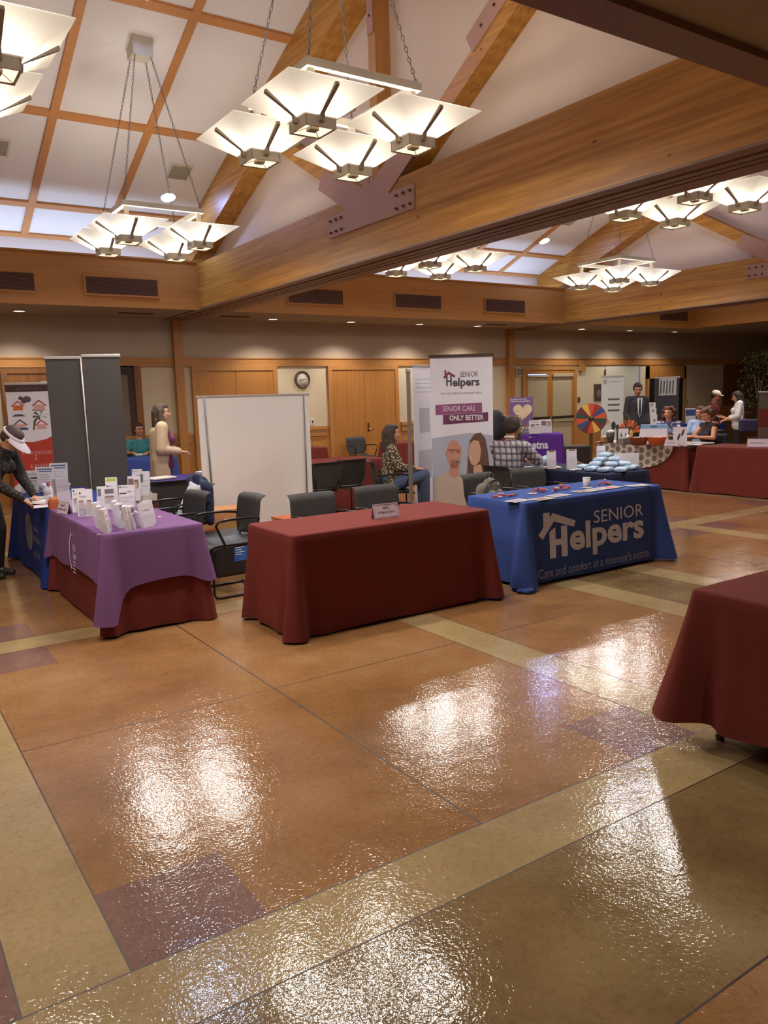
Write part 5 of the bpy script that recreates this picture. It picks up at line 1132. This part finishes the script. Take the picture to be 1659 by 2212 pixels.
m=MB().box(-.28,.28,-.19,.19,.33,.46); m.build('lid',mat('cardboard_orange',(204,146,100),.75,.08,4),cb)
MB().box(-.24,-.10,-.1835,-.181,.14,.26).build('red_print',mat('box_red',(188,84,52),.7),cb)
MB().box(-.275,-.271,-.14,.12,.04,.31).build('side_label',mat('box_grey',(150,140,130),.7),cb)
c2=thing('cardboard_tray','low open carton edge behind the left end of the plain maroon table','box',(4.25,8.35,0),.05); MB().box(-.2,.2,-.15,.15,0,.28).build('box_body',mat('cardboard_pale',(206,176,130),.8),c2)
MB().box(-.2,.2,-.155,.155,.27,.30).build('rim',mat('box_orange_edge',(200,112,72),.8),c2)
kb=thing('storage_bin','black plastic bin with a blue label beneath the empty armchair','bin',(2.95,7.24,0),.06)
MB().rbox(-.24,.24,-.19,.19,0.0,.37,.03).build('tub',mat('bin_black',(40,37,36),.5),kb); MB().rbox(-.26,.26,-.21,.21,.365,.40,.015).build('lid',mat('bin_black',(40,37,36),.5),kb)
m=MB().box(-.02,.16,-.1945,-.191,.14,.33); l=m.build('blue_label',mat('label_blue',(50,100,176),.5),kb)
m=MB(); [m.box(-.005,.06+.03*(k%2),-.1965,-.1945,.29-k*.022,.297-k*.022) for k in range(5)]; m.box(.11,.145,-.1965,-.1945,.15,.165); m.build('label_print',WHITE,l)
# coats and bags on the chair behind the purple table
jb=thing('jacket','dark blue jacket draped over a chair behind the purple table','jacket',(2.90,7.80,.0)); q=MB()
for a_,b__,r1,r2 in (((0,-.20,.83),(0,.18,.85),.065,.075),((.03,-.17,.80),(.05,-.16,.48),.085,.06),((.03,.16,.82),(.05,.17,.46),.085,.06),((.04,0,.82),(.05,0,.50),.11,.09),((-.05,-.02,.84),(-.09,-.05,.66),.08,.06),((0,.04,.88),(-.03,-.06,.91),.075,.055)): q.capsule(a_,b__,r1,r2,flat=.75,fdir=(1,0,0))
put(remeshed(q,.010,2),'cloth_shell',mat('jacket_navy',(40,44,76),.8,.2,9,bump=.5,bscale=20),jb)
wbag=thing('white_bag','white crumpled bag resting against the dark jacket behind the purple table','bag',(2.72,7.60,.46),.1); wbag.scale=(1.25,1.25,1.15); q=MB()
for a_,b__,r1,r2 in (((0,0,.06),(.05,.0,.30),.10,.06),((-.06,-.02,.05),(.0,0,.22),.08,.05),((.05,0,.28),(.03,0,.36),.05,.02),((.10,0,.26),(.13,0,.34),.045,.02)): q.capsule(a_,b__,r1,r2,flat=.5,fdir=(0,1,0))
put(remeshed(q,.009,1),'bag_body',mat('bag_white',(214,216,224),.6,.04,8,bump=.8,bscale=14),wbag)
gb=thing('grey_sweater','grey purple sweater heaped by the purple table\'s back edge','sweater',(2.30,6.98,.43),0); q=MB()
for k in range(5): q.capsule((-.12+.05*k,-.04*(k%2),.05),(-.05+.06*k,.05,.12+.02*(k%2)),.06,.05)
put(remeshed(q,.010,2),'knit',mat('sweater_grey',(88,78,90),.9,.15,30,bump=.4,bscale=40),gb)
tb=thing('brown_tote','brown open tote with papers and a bottle, left of the white bag','bag',(2.48,8.3,0),.1); MB().rbox(-.14,.14,-.09,.09,.40,.66,.02).build('tote_body',mat('tote_brown',(98,62,44),.7),tb)
MB().box(-.10,.06,-.03,.03,.60,.74,M=Matrix.Rotation(.12,4,'Y')).build('paper_bundle',PAPER2,tb); MB().lathe([(.03,.56),(.03,.70),(.012,.73),(.012,.75)],12,M=T(.09,0,0)).build('bottle',mat('bottle_grey',(176,172,166),.4),tb)
# dark purple table papers
v=at(325,1040,.752); tag(MB().rbox(-.17,.17,-.11,.11,0,.022,.006).build('paper_stack',PAPER2,loc=(3.10,9.62,.752),rz=.3),'spread of white papers on the dark purple table, left part','paper')
t=thing('brochure_pile','small tray of white booklets on the dark purple table in front of the cardigan','papers',(3.72,9.66,.752),.1); MB().rbox(-.12,.12,-.09,.09,0,.03,.005).build('tray',PGR,t); MB().rbox(-.11,.12,-.08,.085,.03,.05,.004).build('booklets',PAPER,t)
tag(MB().box(-.13,.13,-.10,.10,0,.004).build('white_card',PAPER,loc=(5.30,10.4,.752),rz=.1),'white sheet on the maroon table just right of the white backdrop','paper').rotation_euler=(.35,0,.1)
# blue sponsor table goods
CANDY=[mat('candy_red',(196,60,52),.4),mat('candy_orange',(214,96,52),.4),mat('candy_wrap',(222,190,176),.4),mat('candy_dark_red',(160,42,52),.4)]
rr=random.Random(11)
for (px,py,n,sx,lab) in [(1083,1074,13,.085,'candy heap at the left end of the blue table, next to a navy pen'),(1163,1062,16,.10,'red candy heap second from the left on the blue table'),(1213,1056,16,.095,'flat red candy heap just left of the white cup'),(1308,1046,14,.07,'orange and red candy heap at the right of the white cup')]:
    v=at(px,py,.75); t=thing('candy_heap',lab,'candy',(v.x,v.y,.749)); 
    for k in range(n):
        x,y=rr.gauss(0,sx*.5),rr.gauss(0,.028); z=.010+.022*max(0,1-(abs(x)/sx+abs(y)/.05))*(1 if k%3 else 1.8)
        A=T(x,y,z)@Rz(rr.uniform(0,3))@Matrix.Rotation(rr.uniform(-.3,.3),4,'X'); m=MB().ell((0,0,0),(.020,.010,.008),n=8,k=6,M=A)
        for s in (-1,1): m.add([A@Vector(q_) for q_ in ((s*.017,0,0),(s*.034,.009,.003),(s*.034,-.009,-.001),(s*.032,0,.006))],[(0,1,3),(0,3,2),(0,2,1)])
        m.build('wrapped_candy',CANDY[k%4 if k%5 else 0],t)
for px,py,rz,lab in [(1108,1070,.1,'navy pen lying right of the leftmost candy heap'),(1202,1061,.25,'navy pen lying between the two middle candy heaps')]:
    v=at(px,py,.75); t=thing('ballpoint_pen',lab,'pen',(v.x,v.y,.757),rz); MB().tube([(-.055,0,0),(.06,0,0)],.0075,8).build('barrel',mat('pen_navy',(36,40,84),.35),t); MB().tube([(-.075,0,0),(-.055,0,0)],[.002,.0065],8).build('tip',WHITE,t)
for k,(px,py,rz,mi,lab) in enumerate([(1118,1081,.15,0,'pale flyer at the near left corner of the blue table'),(1172,1077,.05,1,'flyer with brown picture, second along the front of the blue table'),(1206,1070,.1,0,'cream flyer in the middle front of the blue table'),(1150,1066,.5,0,'small white slip beneath the second candy heap'),(1262,1061,-.1,1,'flyer with brown picture near the white cup'),(1290,1057,.1,0,'cream flyer overlapping behind the brown one'),(1320,1053,.1,2,'flyer with pink strip in front of the right candy heap'),(1376,1049,-.25,0,'cream flyer at the far right end of the blue table'),(1268,1054,.2,0,'small white slip by the foot of the cup')]):
    v=at(px,py,.75); s=.5 if 'slip' in lab else 1; t=thing('flyer',lab,'flyer',(v.x,v.y,.7485+.0006*k),rz); MB().box(-.11*s,.11*s,-.07*s,.07*s,0,.0012).build('sheet',mat('flyer_cream',(196,192,190),.7),t)
    MB().box(-.08*s,.05*s,-.045*s,.04*s,.0012,.002).build('print',[PGR,PBRN,mat('pink_strip',(206,110,110),.6)][mi],t)
v=at(1267,1051,.748); t=thing('paper_cup','white disposable cup on the blue table','cup',(v.x,v.y,.748)); MB().lathe([(.027,0),(.030,.004),(.037,.088),(.034,.088),(.028,.008),(.001,.008)],24).build('cup_body',WHITE,t); MB().tube([(.0375*cos(2*pi*k/24),.0375*sin(2*pi*k/24),.089) for k in range(24)],.0022,6,closed=True).build('rim',WHITE,t)
# navy table: packets, holders, tray
PK=mat('packet_blue',(168,194,220),.4,.08,9,bump=.5,bscale=25); rr=random.Random(4)
for k,(px,py,lv) in enumerate([(1282,1016,0),(1312,1018,0),(1345,1018,0),(1368,1013,0),(1262,1012,0),(1290,1012,1),(1322,1013,1),(1352,1012,1),(1335,1008,1),(1300,1009,2),(1330,1008,2),(1312,1005,3)]):
    v=at(px,py,.752); q=MB(); q.ell((0,0,0),(.145,.085,.03),n=24,k=8)
    q.v=[(math.copysign(min(.115,abs(x)*1.15),x)+x*.03,math.copysign(min(.062,abs(y)*1.2),y)+y*.03,z*.95+.021) for x,y,z in q.v]
    nm=['front left','front middle','front right','far right','far left','second layer left','second layer middle','second layer right','second layer back','third layer left','third layer right','topmost']
    o=q.build('wipe_packet',PK,loc=(v.x,v.y+.02,.752+.036*lv),rz=.6+rr.uniform(-.3,.3)); tag(o,'pale blue soft packet, %s of the pile on the navy table'%nm[k],'packet','pale blue packets piled on the navy table')
for px,py,rz,des,w,h,lab in [(1192,1013,-.6,'tab',.10,.22,'clear brochure holder nearest the plaid shirt on the navy table'),(1236,1014,-.55,'tab',.11,.24,'tall brochure holder with a red tab in the middle of the navy table'),(1299,1003,-.6,'blank',.10,.23,'grey brochure holder behind the blue packets')]:
    v=at(px,py,.752); doc(lab,(v.x,v.y,.752),rz,w,h,des,lean=.06,depth=.04)
v=at(1362,1008,.752); tag(MB().box(-.15,.15,0,.004,0,.16).build('white_card',PAPER,loc=(v.x,v.y+.06,.752),rz=-.6),'white card standing behind the right end of the packets','sign')
v=at(1160,1012,.752); t=thing('magazine_spread','white booklets lying before the plaid-shirted man','papers',(v.x+.05,v.y,.752),-.5); MB().rbox(-.25,.25,-.10,.10,0,.012,.003).build('booklets',PAPER2,t); MB().rbox(-.2,.05,-.08,.08,.012,.02,.003).build('top_booklet',PAPER,t)
t=thing('folded_cloth','pale blue bag held in the hands of the plaid-shirted man','bag',(6.93,6.95,.78),0); q=MB(); q.capsule((-.04,0,.02),(.10,-.02,.09),.05,.04); q.capsule((.10,-.02,.09),(.17,-.04,.02),.04,.02); put(remeshed(q,.008,2),'bag_body',PK,t)
v=at(1255,1015,.752); q=MB(); 
for k in range(8): q.ell((rr.uniform(-.08,.08),rr.uniform(-.03,.03),.010),(.02,.015,.010),n=8,k=5)
o=q.build('wrapped_sweets',WHITE,loc=(v.x-.1,v.y,.752)); tag(o,'scatter of small white wrapped sweets left of the blue packets','candy',kind='stuff')
# behind: violet draped counter, heart poster, flowers, bin, brown box
c=atd(1168,935,12.5); dc_,df=drape('violet_counter',.62,.5,1.03,.02,AETP,'violet draped counter with white aetna lettering','counter',(c.x,c.y,0),rz=-YAW-.10,seed=70,corner=.05,fold=.004,flare=.05)
items=[]; V2(laid('aetna',-.22,.80,.31,.115,.03),0); V2(poly2([(-.30,.82),(-.25,.84),(-.24,.89),(-.27,.87),(-.31,.86)]),0); cloth_text(dc_,df,items,[INK],'lettering')
for k,(px,py,lab) in enumerate([(1156,937,'white leaflet stand on the violet counter, left one'),(1180,935,'white leaflet stand on the violet counter, right one')]):
    v=at(px,py,1.036); doc(lab,(v.x,v.y,1.036),-YAW,.17,.21,'pic2' if k else 'form',lean=.12)
v=at(1138,936,1.036); tag(MB().rbox(-.12,.12,-.05,.05,0,.09,.01).build('tissue_box',mat('tissue_pattern',(186,178,172),.6,.3,40),loc=(v.x+.03,v.y,1.036),rz=-YAW),'pale patterned tissue box at the left of the violet counter','box')
c=atd(1125,890,13.3); t=thing('heart_poster','purple poster with a cream heart on a stand beside the exit doors','poster',(c.x,c.y,0),-YAW-.05)
MB().box(-.19,.20,-.006,.006,1.12,1.60).build('board',mat('poster_purple',(116,88,136),.6),t)
pts=[]; 
for k in range(30): a=2*pi*k/30; pts.append((.03+.0105*16*sin(a)**3*.95,1.36+.0105*(13*cos(a)-5*cos(2*a)-2*cos(3*a)-cos(4*a))*.95))
m=MB(); m.add([(x,-.008,z) for x,z in pts],[tuple(range(30))]); m.build('heart',mat('heart_cream',(214,196,160),.6,.15,9),t)
m=MB(); 
for vs,fs in (blurred(-.17,1.555,.27,.025,2),blurred(-.17,1.52,.34,.025,3)): m.add([(v_[0],-.008,v_[1]) for v_ in vs],fs)
m.build('lettering',WHITE,t); MB().tube([(-.1,.05,0),(0,.02,1.55)],.01,6).tube([(.12,.05,0),(0,.02,1.55)],.01,6).build('easel_legs',ALU,t)
c=atd(1078,975,10.7); t=thing('flower_vase','glass vase of lilies and leafy stems beside the tall white banner','flowers',(8.10,8.55,.747))
MB().lathe([(.045,0),(.05,.02),(.04,.10),(.055,.24)],18).build('vase',ACR,t); rr=random.Random(6)
ST=mat('stem_green',(92,102,58),.6); LF=mat('leaf_green',(86,98,54),.6,.2,12); LY=mat('lily_yellow',(214,200,110),.5); LP=mat('lily_pink',(214,150,120),.5)
for k in range(16):
    a=rr.uniform(0,6.28); r=rr.uniform(.05,.20); h_=rr.uniform(.26,.62); tip=Vector((r*cos(a),r*sin(a),h_)); m=MB().tube([(0,0,.03),(r*.25*cos(a),r*.25*sin(a),h_*.6),tip],.004,5)
    for j in range(3):
        c0=Vector((r*.3*cos(a),r*.3*sin(a),h_*.6)).lerp(tip,j/3); b1=rr.uniform(0,6.28); d1=Vector((cos(b1),sin(b1),.4)).normalized(); s1=d1.cross(Vector((0,0,1))).normalized()
        m.add([c0,c0+d1*.04+s1*.012,c0+d1*.09,c0+d1*.04-s1*.012],[(0,1,2,3)])
    m.build('stem',LF if k%2 else ST,t)
    if k<9:
        m=MB()
        for j in range(6):
            b1=j*pi/3; d1=Vector((cos(b1),sin(b1),.5)).normalized(); s1=Vector((-sin(b1),cos(b1),0)); m.add([tip,tip+d1*.022+s1*.012,tip+d1*.05,tip+d1*.022-s1*.012],[(0,1,2,3)])
        m.build('lily',LY if k%2 else LP,t)
c=atd(1070,905,13.8); t=thing('office_chair','dark rounded office chair back just right of the tall white banner','chair',(c.x+.02,c.y,0),-.5); MB().capsule((0,0,1.05),(0,0,1.22),.20,.17,flat=.3,fdir=(0,1,0)).build('backrest',mat('office_navy',(36,34,44),.6),t); MB().rbox(-.24,.24,-.5,-.02,.45,.53,.03).build('seat',mat('office_navy',(36,34,44),.6),t); MB().tube([(0,-.25,.06),(0,-.25,.46)],.03).tube([(0,.03,1.1),(0,.03,.6),(0,-.1,.47)],.02).build('column',TUBEB,t)
m=MB()
for k in range(5): a=k*2*pi/5; m.tube([(0,-.25,.09),(.27*cos(a),-.25+.27*sin(a),.06)],.018,6); m.ell((.28*cos(a),-.25+.28*sin(a),.03),(.03,.03,.03),n=8,k=6)
m.build('star_base',TUBEB,t)
c=atd(1243,950,13.4); t=thing('trash_bin','dark square bin standing between the exit doors and the prize wheel','bin',(c.x,c.y,0),-.5); MB().add([(-.17,-.15,0),(.17,-.15,0),(.17,.15,0),(-.17,.15,0),(-.2,-.18,.72),(.2,-.18,.72),(.2,.18,.72),(-.2,.18,.72)],[(0,3,2,1),(0,1,5,4),(1,2,6,5),(2,3,7,6),(3,0,4,7),(4,5,6,7)]).build('bin_body',mat('bin_grey',(52,46,48),.6),t); MB().rbox(-.21,.21,-.19,.19,.71,.76,.01).build('rim',mat('bin_rim',(66,58,58),.5),t)
c=atd(1249,990,12.2); t=thing('brown_bag','brown paper bag with a small pale label right of the navy table','bag',(c.x,c.y,0),-.5); q=MB(); q.capsule((-.05,0,.35),(-.03,0,.52),.12,.09); q.capsule((.06,0,.33),(.04,0,.50),.10,.08); q.capsule((0,0,.1),(0,0,.4),.14,.13); put(remeshed(q,.012,2),'bag_body',mat('bag_brown',(122,92,72),.85,.08,8),t); MB().box(-.03,.03,-.146,-.140,.42,.49).build('label',PAPER2,t)
# prize wheel
t=thing('prize_wheel','striped red, yellow, blue and green prize wheel on a stand','prize wheel',(11.42,10.10,0),-.86)
WC=[mat('wheel_red',(172,50,40),.5),mat('wheel_yellow',(224,186,84),.5),mat('wheel_green',(48,78,66),.5),mat('wheel_orange',(206,88,48),.5),mat('wheel_blue',(54,84,142),.5),mat('wheel_maroon',(118,44,56),.5)]
m=MB(); R_=.275; seq=[3,4,0,5,2,1,3,4,0,3,2,2,1,3]; n_=14
seq=[3,4,0,3,1,5,2,3,4,5,3,1,5,2]
for k in range(n_):
    a0=2*pi*k/n_; a1=2*pi*(k+1)/n_; A=[(0,-.012,1.16)]+[(R_*cos(a0+(a1-a0)*j/4),-.012,1.16+R_*sin(a0+(a1-a0)*j/4)) for j in range(5)]
    m.add(A,[(0,1,2),(0,2,3),(0,3,4),(0,4,5)],seq[k])
m.lathe([(R_,-.012),(R_,.012)],40,0,M=T(0,0,1.16)@Matrix.Rotation(pi/2,4,'X'),smooth=False); m.f[-2:]=[]; m.m[-2:]=[]; m.sm[-2:]=[]
m.add([(R_*cos(2*pi*k/40),.012,1.16+R_*sin(2*pi*k/40)) for k in range(40)],[tuple(range(40))],0); m.build('disc',WC,t)
MB().tube([(R_*cos(2*pi*k/36),-.0,1.16+R_*sin(2*pi*k/36)) for k in range(36)],.010,6,closed=True).build('rim',mat('wheel_rim',(120,100,96),.4),t)
MB().lathe([(.045,0),(.04,.03),(.015,.05)],16,M=T(0,-.012,1.16)@Matrix.Rotation(pi/2,4,'X')).build('hub',BLK,t); MB().rbox(-.03,.03,.02,.06,0,1.2,.008).rbox(-.25,.25,-.16,.24,0,.03,.01).build('stand',mat('wheel_stand',(86,60,40),.6),t)
# patterned table goods
def opx(px,py): v=at(px,py,.753); return (v.x+.03,v.y,.753)
t=thing('utensil_bucket','dark tapered bucket filled with white balls at the left of the pumpkin print','bucket',opx(1316,957)); MB().lathe([(.05,0),(.075,.18),(.07,.18),(.05,.02)],18).build('bucket',mat('bucket_dark',(74,64,60),.4),t)
for k in range(5): MB().ell((.035*cos(k*1.3),.035*sin(k*1.3),.195),(.032,.032,.028),n=10,k=7).build('foam_ball',WHITE,t)
t=thing('picture_frame','black-framed white print with two dark triangles','frame',opx(1343,957),-.95); MB().box(-.11,.11,0,.015,0,.27,M=Matrix.Rotation(-.15,4,'X')).build('frame',BLK,t); MB().box(-.08,.09,-.003,0,.03,.25,M=Matrix.Rotation(-.15,4,'X')).build('print',PAPER,t); m=MB(); [m.add([Matrix.Rotation(-.15,4,'X')@Vector(v_) for v_ in ((x-.018,-.004,.11),(x+.018,-.004,.11),(x,-.004,.19))],[(0,1,2)]) for x in (-.03,.045)]; m.build('triangles',PDK,t)
t=thing('metal_pail','short galvanised tin beside the black-framed print','tin',opx(1348,960)); MB().rbox(-.13,.13,-.06,.06,0,.11,.01).build('tin_body',mat('tin_grey',(140,128,120),.4,.1,12),t); MB().ell((.07,0,.125),(.05,.04,.03),n=12,k=6).build('white_filling',WHITE,t); MB().box(-.03,.06,-.064,-.061,.03,.08).build('tin_label',PGR,t)
for px,c_,lab in ((1377,(138,70,54),'reddish brown oval bowl on the pumpkin print cloth'),(1416,(206,100,50),'bright orange bowl on the pumpkin print cloth, right of the brown one')):
    t=thing('plastic_bowl',lab,'bowl',opx(px,962),-1.0); MB().lathe([(.10,0),(.145,.13),(.15,.135),(.14,.13),(.09,.01)],24,sx=1.1,sy=.75).build('bowl',mat('bowl_%d'%c_[0],c_,.5),t)
    q=MB(); [q.ell((rr.uniform(-.09,.09),rr.uniform(-.05,.05),.12),(.03,.025,.018),n=8,k=5) for _ in range(8)]; o=q.build('wrapped_contents',PAPER2,t); o['kind']='stuff'
t=thing('stuffed_turkey','plush orange and brown turkey with a yellow belly behind the pails','toy',(opx(1364,953)[0]+.15,opx(1364,953)[1]+.2,.753),-.9); MB().ell((0,0,.12),(.075,.07,.09)).build('belly',mat('toy_yellow',(206,164,84),.8),t); MB().ell((0,-.01,.24),(.045,.045,.045)).build('head',mat('toy_brown',(110,66,40),.8),t)
for k in range(9): a=pi*k/8; MB().capsule((.05*cos(a),.04,.15),(.17*cos(a),.05,.17+.17*sin(a)),.022,.030,flat=.4,fdir=(0,1,0)).build('tail_feather',[WC[3],mat('toy_rust',(170,84,44),.8),mat('toy_brown',(110,66,40),.8)][k%3],t)
t=thing('flip_pad','white tabletop flip pad with a light blue top band behind the bowls','easel pad',(opx(1400,962)[0]+.22,opx(1400,962)[1]+.1,.753),-1.05)
m=MB().add([(-.24,0,0),(.24,0,0),(.21,.10,.33),(-.21,.10,.33),(-.24,.012,0),(.24,.012,0),(.21,.112,.33),(-.21,.112,.33)],[(0,1,2,3),(7,6,5,4),(0,4,5,1),(1,5,6,2),(2,6,7,3),(3,7,4,0)]); m.build('pad',PAPER,t)
MB().add([(-.218,.076,.26),(.218,.076,.26),(.211,.094,.325),(-.211,.094,.325)],[(0,1,2,3)]).build('blue_band',mat('pad_blue',(120,166,210),.6),t); MB().add([(-.21,.11,.33),(.21,.11,.33),(.24,.30,0),(-.24,.30,0)],[(0,1,2,3)]).build('easel_back',mat('cardboard_pale',(206,176,130),.8),t); MB().tube([(-.05,.085,.295),(.05,.085,.295)],.010,6).build('handle',PDK,t)
t=thing('bat_sign','white framed print of dark leaf shapes at the right end of the pumpkin print','frame',opx(1466,963),-1.0); MB().box(-.105,.105,0,.008,0,.30,M=Matrix.Rotation(-.1,4,'X')).build('print_sheet',PAPER,t)
m=MB(); A=Matrix.Rotation(-.1,4,'X')
for cx_,cz in ((-.02,.14),(.04,.21)): 
    vs,fs=E2(cx_,cz,.018,.06,14,-.3); m.add([A@Vector((v_[0],-.002,v_[1])) for v_ in vs],fs)
m.build('dark_shapes',PDK,t)
t=thing('napkin_box','small tan box at the left end of the pumpkin print','box',opx(1303,955)); MB().rbox(-.06,.06,-.05,.05,0,.09,.008).build('box_body',mat('cardboard',(176,134,84),.8),t); MB().ell((0,0,.095),(.045,.035,.02),n=10,k=6).build('white_tissue',PAPER2,t)
t=thing('cup_stack','short stack of white cups behind the dark bucket','cups',(opx(1329,956)[0]+.05,opx(1329,956)[1],.753)); [MB().lathe([(.028,.02*k),(.036,.09+.02*k),(.033,.09+.02*k)],14).build('cup',WHITE,t) for k in range(2)]
for k,(px,py,lab) in enumerate(((1288,955,'loose pink sheet at the far left corner of the pumpkin print'),(1490,962,'white sheet of paper at the right end, beside the bracelet arm'))):
    v=opx(px,py); tag(MB().box(-.12,.12,-.09,.09,0,.003).build('paper_sheet',PAPER if k else mat('pink_paper',(206,140,150),.7),loc=(v[0]+.12,v[1],v[2]+.001),rz=.4),lab,'paper')
t=thing('laptop_case','dark case lying open on the far maroon table near the right edge','case',(11.70,6.66,.747),.1); MB().rbox(-.17,.17,-.26,.26,0,.07,.02).build('case_body',mat('case_black',(58,52,54),.6),t); MB().box(-.10,.14,-.2,.1,.07,.085).build('papers',PGR,t)
# white totem of signs on the far maroon table
c=atd(1376,915,20.2); t=thing('sign_totem','tall stack of small white printed cards on the distant maroon table','display',(15.35,11.72,.747),-.9)
for k,(x,z,w,h) in enumerate(((0,.0,.16,.34),(-.03,.34,.18,.14),(-.06,.48,.20,.13))): 
    o=MB().box(x-w/2,x+w/2,0,.05,z,z+h).build('card_block',PAPER,t); MB().ell((x+.02,-.001,z+h*.6),(.03,.002,.04),n=12,k=6).build('round_print',PGR,o)
t=thing('tissue_box','white tissue box on the distant maroon table, left of the card totem','box',(14.95,11.9,.747),-.4); MB().rbox(-.12,.12,-.07,.07,0,.09,.01).build('box_body',PAPER2,t); MB().capsule((0,0,.09),(.02,0,.17),.03,.008,flat=.4,fdir=(0,1,0)).build('tissue',WHITE,t)
t=thing('takeout_container','white square container on the distant maroon table, right of the tissue box','box',(15.15,11.72,.747),-.4); MB().rbox(-.12,.12,-.1,.1,0,.09,.02).build('tub',PAPER,t); MB().rbox(-.125,.125,-.105,.105,.09,.105,.01).build('lid',WHITE,t)
t=thing('leaflet_stand','small blue and white leaflet stand on the distant blue cloth','leaflet stand',(18.15,12.7,.747),-.6); MB().box(-.13,.13,0,.02,0,.40,M=Matrix.Rotation(-.12,4,'X')).build('leaflet',PAPER,t); MB().box(-.13,.13,-.003,0,.2,.36,M=Matrix.Rotation(-.12,4,'X')).build('blue_print',PBW,t)
t=thing('tote_bag','navy tote bag hanging beside the woman in the white blouse','bag',(15.72,9.62,.72),-.5); MB().rbox(-.20,.20,-.05,.05,0,.26,.03).build('bag_body',mat('tote_navy',(64,62,96),.8,.05,9),t); MB().tube([(-.1,0,.25),(-.08,.02,.40),(.08,.02,.40),(.1,0,.25)],.012,6).build('strap',mat('strap_dark',(34,30,36),.7),t)
t=thing('pumpkin','small orange pumpkin on a dark stand between the far standing pair and the seated women','pumpkin',(14.9,9.9,.80)); MB().lathe([(.02,0),(.09,.03),(.11,.08),(.09,.14),(.02,.16)],20).build('flesh',mat('pumpkin_orange',(206,104,50),.6),t); MB().tube([(0,0,.155),(.01,0,.19)],.012,6).build('stalk',ST,t)
t=thing('dark_stand','dark plinth under the small orange pumpkin','stand',(14.9,9.9,0)); MB().rbox(-.18,.18,-.18,.18,0,.79,.02).build('plinth_body',mat('plinth_dark',(52,38,36),.7),t)
# potted tree at the right
c=atd(1642,850,19.2); t=thing('potted_tree','tall leafy indoor tree in shadow at the right edge','plant',(c.x,c.y,0)); MB().lathe([(.18,0),(.24,.40),(.26,.42),(.22,.42)],20).build('pot',mat('pot_brown',(70,48,36),.6),t)
for k in range(3): MB().tube([(0,0,.38),(.05*(k-1),.04*k,1.2),(.22*(k-1),.05,2.0)],[.03,.02,.01],6).build('trunk',mat('trunk_brown',(82,60,42),.7),t)
rr=random.Random(9); m=MB()
for k in range(520):
    a=rr.uniform(0,6.28); e_=rr.uniform(-1,1); r=.55*rr.uniform(.35,1); c0=Vector((r*cos(a)*(1-.3*abs(e_)),r*sin(a)*(1-.3*abs(e_)),1.85+.65*e_)); b1=rr.uniform(0,6.28); d1=Vector((cos(b1),sin(b1),rr.uniform(-.9,.2))).normalized(); s1=d1.cross(Vector((0,0,1))).normalized()
    m.add([c0,c0+d1*.05+s1*.02,c0+d1*.13,c0+d1*.05-s1*.02,c0+d1*.05+Vector((0,0,.008))],[(0,1,4),(1,2,4),(2,3,4),(3,0,4)])
o=m.build('foliage',mat('foliage_green',(74,88,50),.5,.25,6),t); o['kind']='stuff'
# ---- on the back wall
t=thing('wall_clock','round wall clock with a brown rim between the two pairs of double doors','clock',(7.79,YB-.02,2.07),rot=(pi/2,0,0)); m=MB().lathe([(.175,0),(.178,.03),(.165,.045),(.145,.04),(.14,.02)],40); m.build('rim',mat('clock_rim',(84,62,44),.4),t); MB().lathe([(.142,.018),(.142,.022),(.001,.022)],40).build('face',mat('clock_face',(206,200,184),.5),t)
m=MB(); [m.box(-.004,.004,.112,.130,.0225,.024,M=Matrix.Rotation(k*pi/6,4,'Z')) for k in range(12)]; m.build('hour_marks',PDK,t)
m=MB().box(-.005,.005,-.01,.075,.025,.028,M=Matrix.Rotation(radians(103),4,'Z')); m.box(-.0035,.0035,-.01,.095,.029,.031,M=Matrix.Rotation(radians(-78),4,'Z')); m.build('hands',PDK,t)
t=thing('exit_sign','green on white EXIT sign high on the wall left of the glazed doors','sign',(13.87,YB-.02,2.17)); MB().rbox(-.14,.14,-.05,0,-.11,.11,.008).build('housing',mat('exit_case',(186,172,140),.5),t); m=MB(); vs,fs=glyphs('EXIT',.20,.13,.03); m.add([(v_[0]-.10,-.054,v_[1]-.065) for v_ in vs],fs); m.build('lettering',mat('exit_ink',(66,72,54),.5),t)
for (x,z,lab,c_) in ((7.99,1.20,'pale switch plate beside the clock wall, above the chair rail',(214,208,196)),(16.0,1.44,'dark alarm call point right of the glazed exit doors',(104,66,50)),(20.62,1.28,'white socket plate on the light panel at far right',(206,196,176))):
    t=thing('wall_plate',lab,'switch',(x,YB-.02,z)); MB().rbox(-.05,.05,-.015,0,-.07,.07,.006).build('plate',mat('plate_%d'%c_[0],c_,.5),t); MB().box(-.015,.015,-.022,-.015,-.03,.03).build('toggle',PDK,t)
t=thing('notice_board','dark framed notice on the wall left of the far white banner','frame',(16.75,YB-.02,1.62)); MB().rbox(-.17,.17,-.03,0,-.22,.22,.01).build('frame',mat('frame_brown',(84,62,50),.5),t); MB().ell((0,-.03,-.03),(.09,.004,.10),n=16,k=8).build('picture',PPH,t)
t=thing('ceiling_projector_mount','small square wooden block in the trim right of the exit doors','trim',(16.05,YB-.06,2.28)); MB().rbox(-.11,.11,-.05,.0,-.10,.16,.01).build('block',WT,t)
t=thing('roller_screen','pale roller screen hanging with a bluish edge behind the suited man','screen',(17.6,YB-.08,0)); MB().box(-.62,.72,-.01,.0,1.12,2.30).build('screen_sheet',mat('screen_pale',(196,190,176),.7),t); MB().box(.72,.78,-.012,.0,1.12,2.30).build('blue_edge',mat('screen_blue',(120,140,180),.6),t)
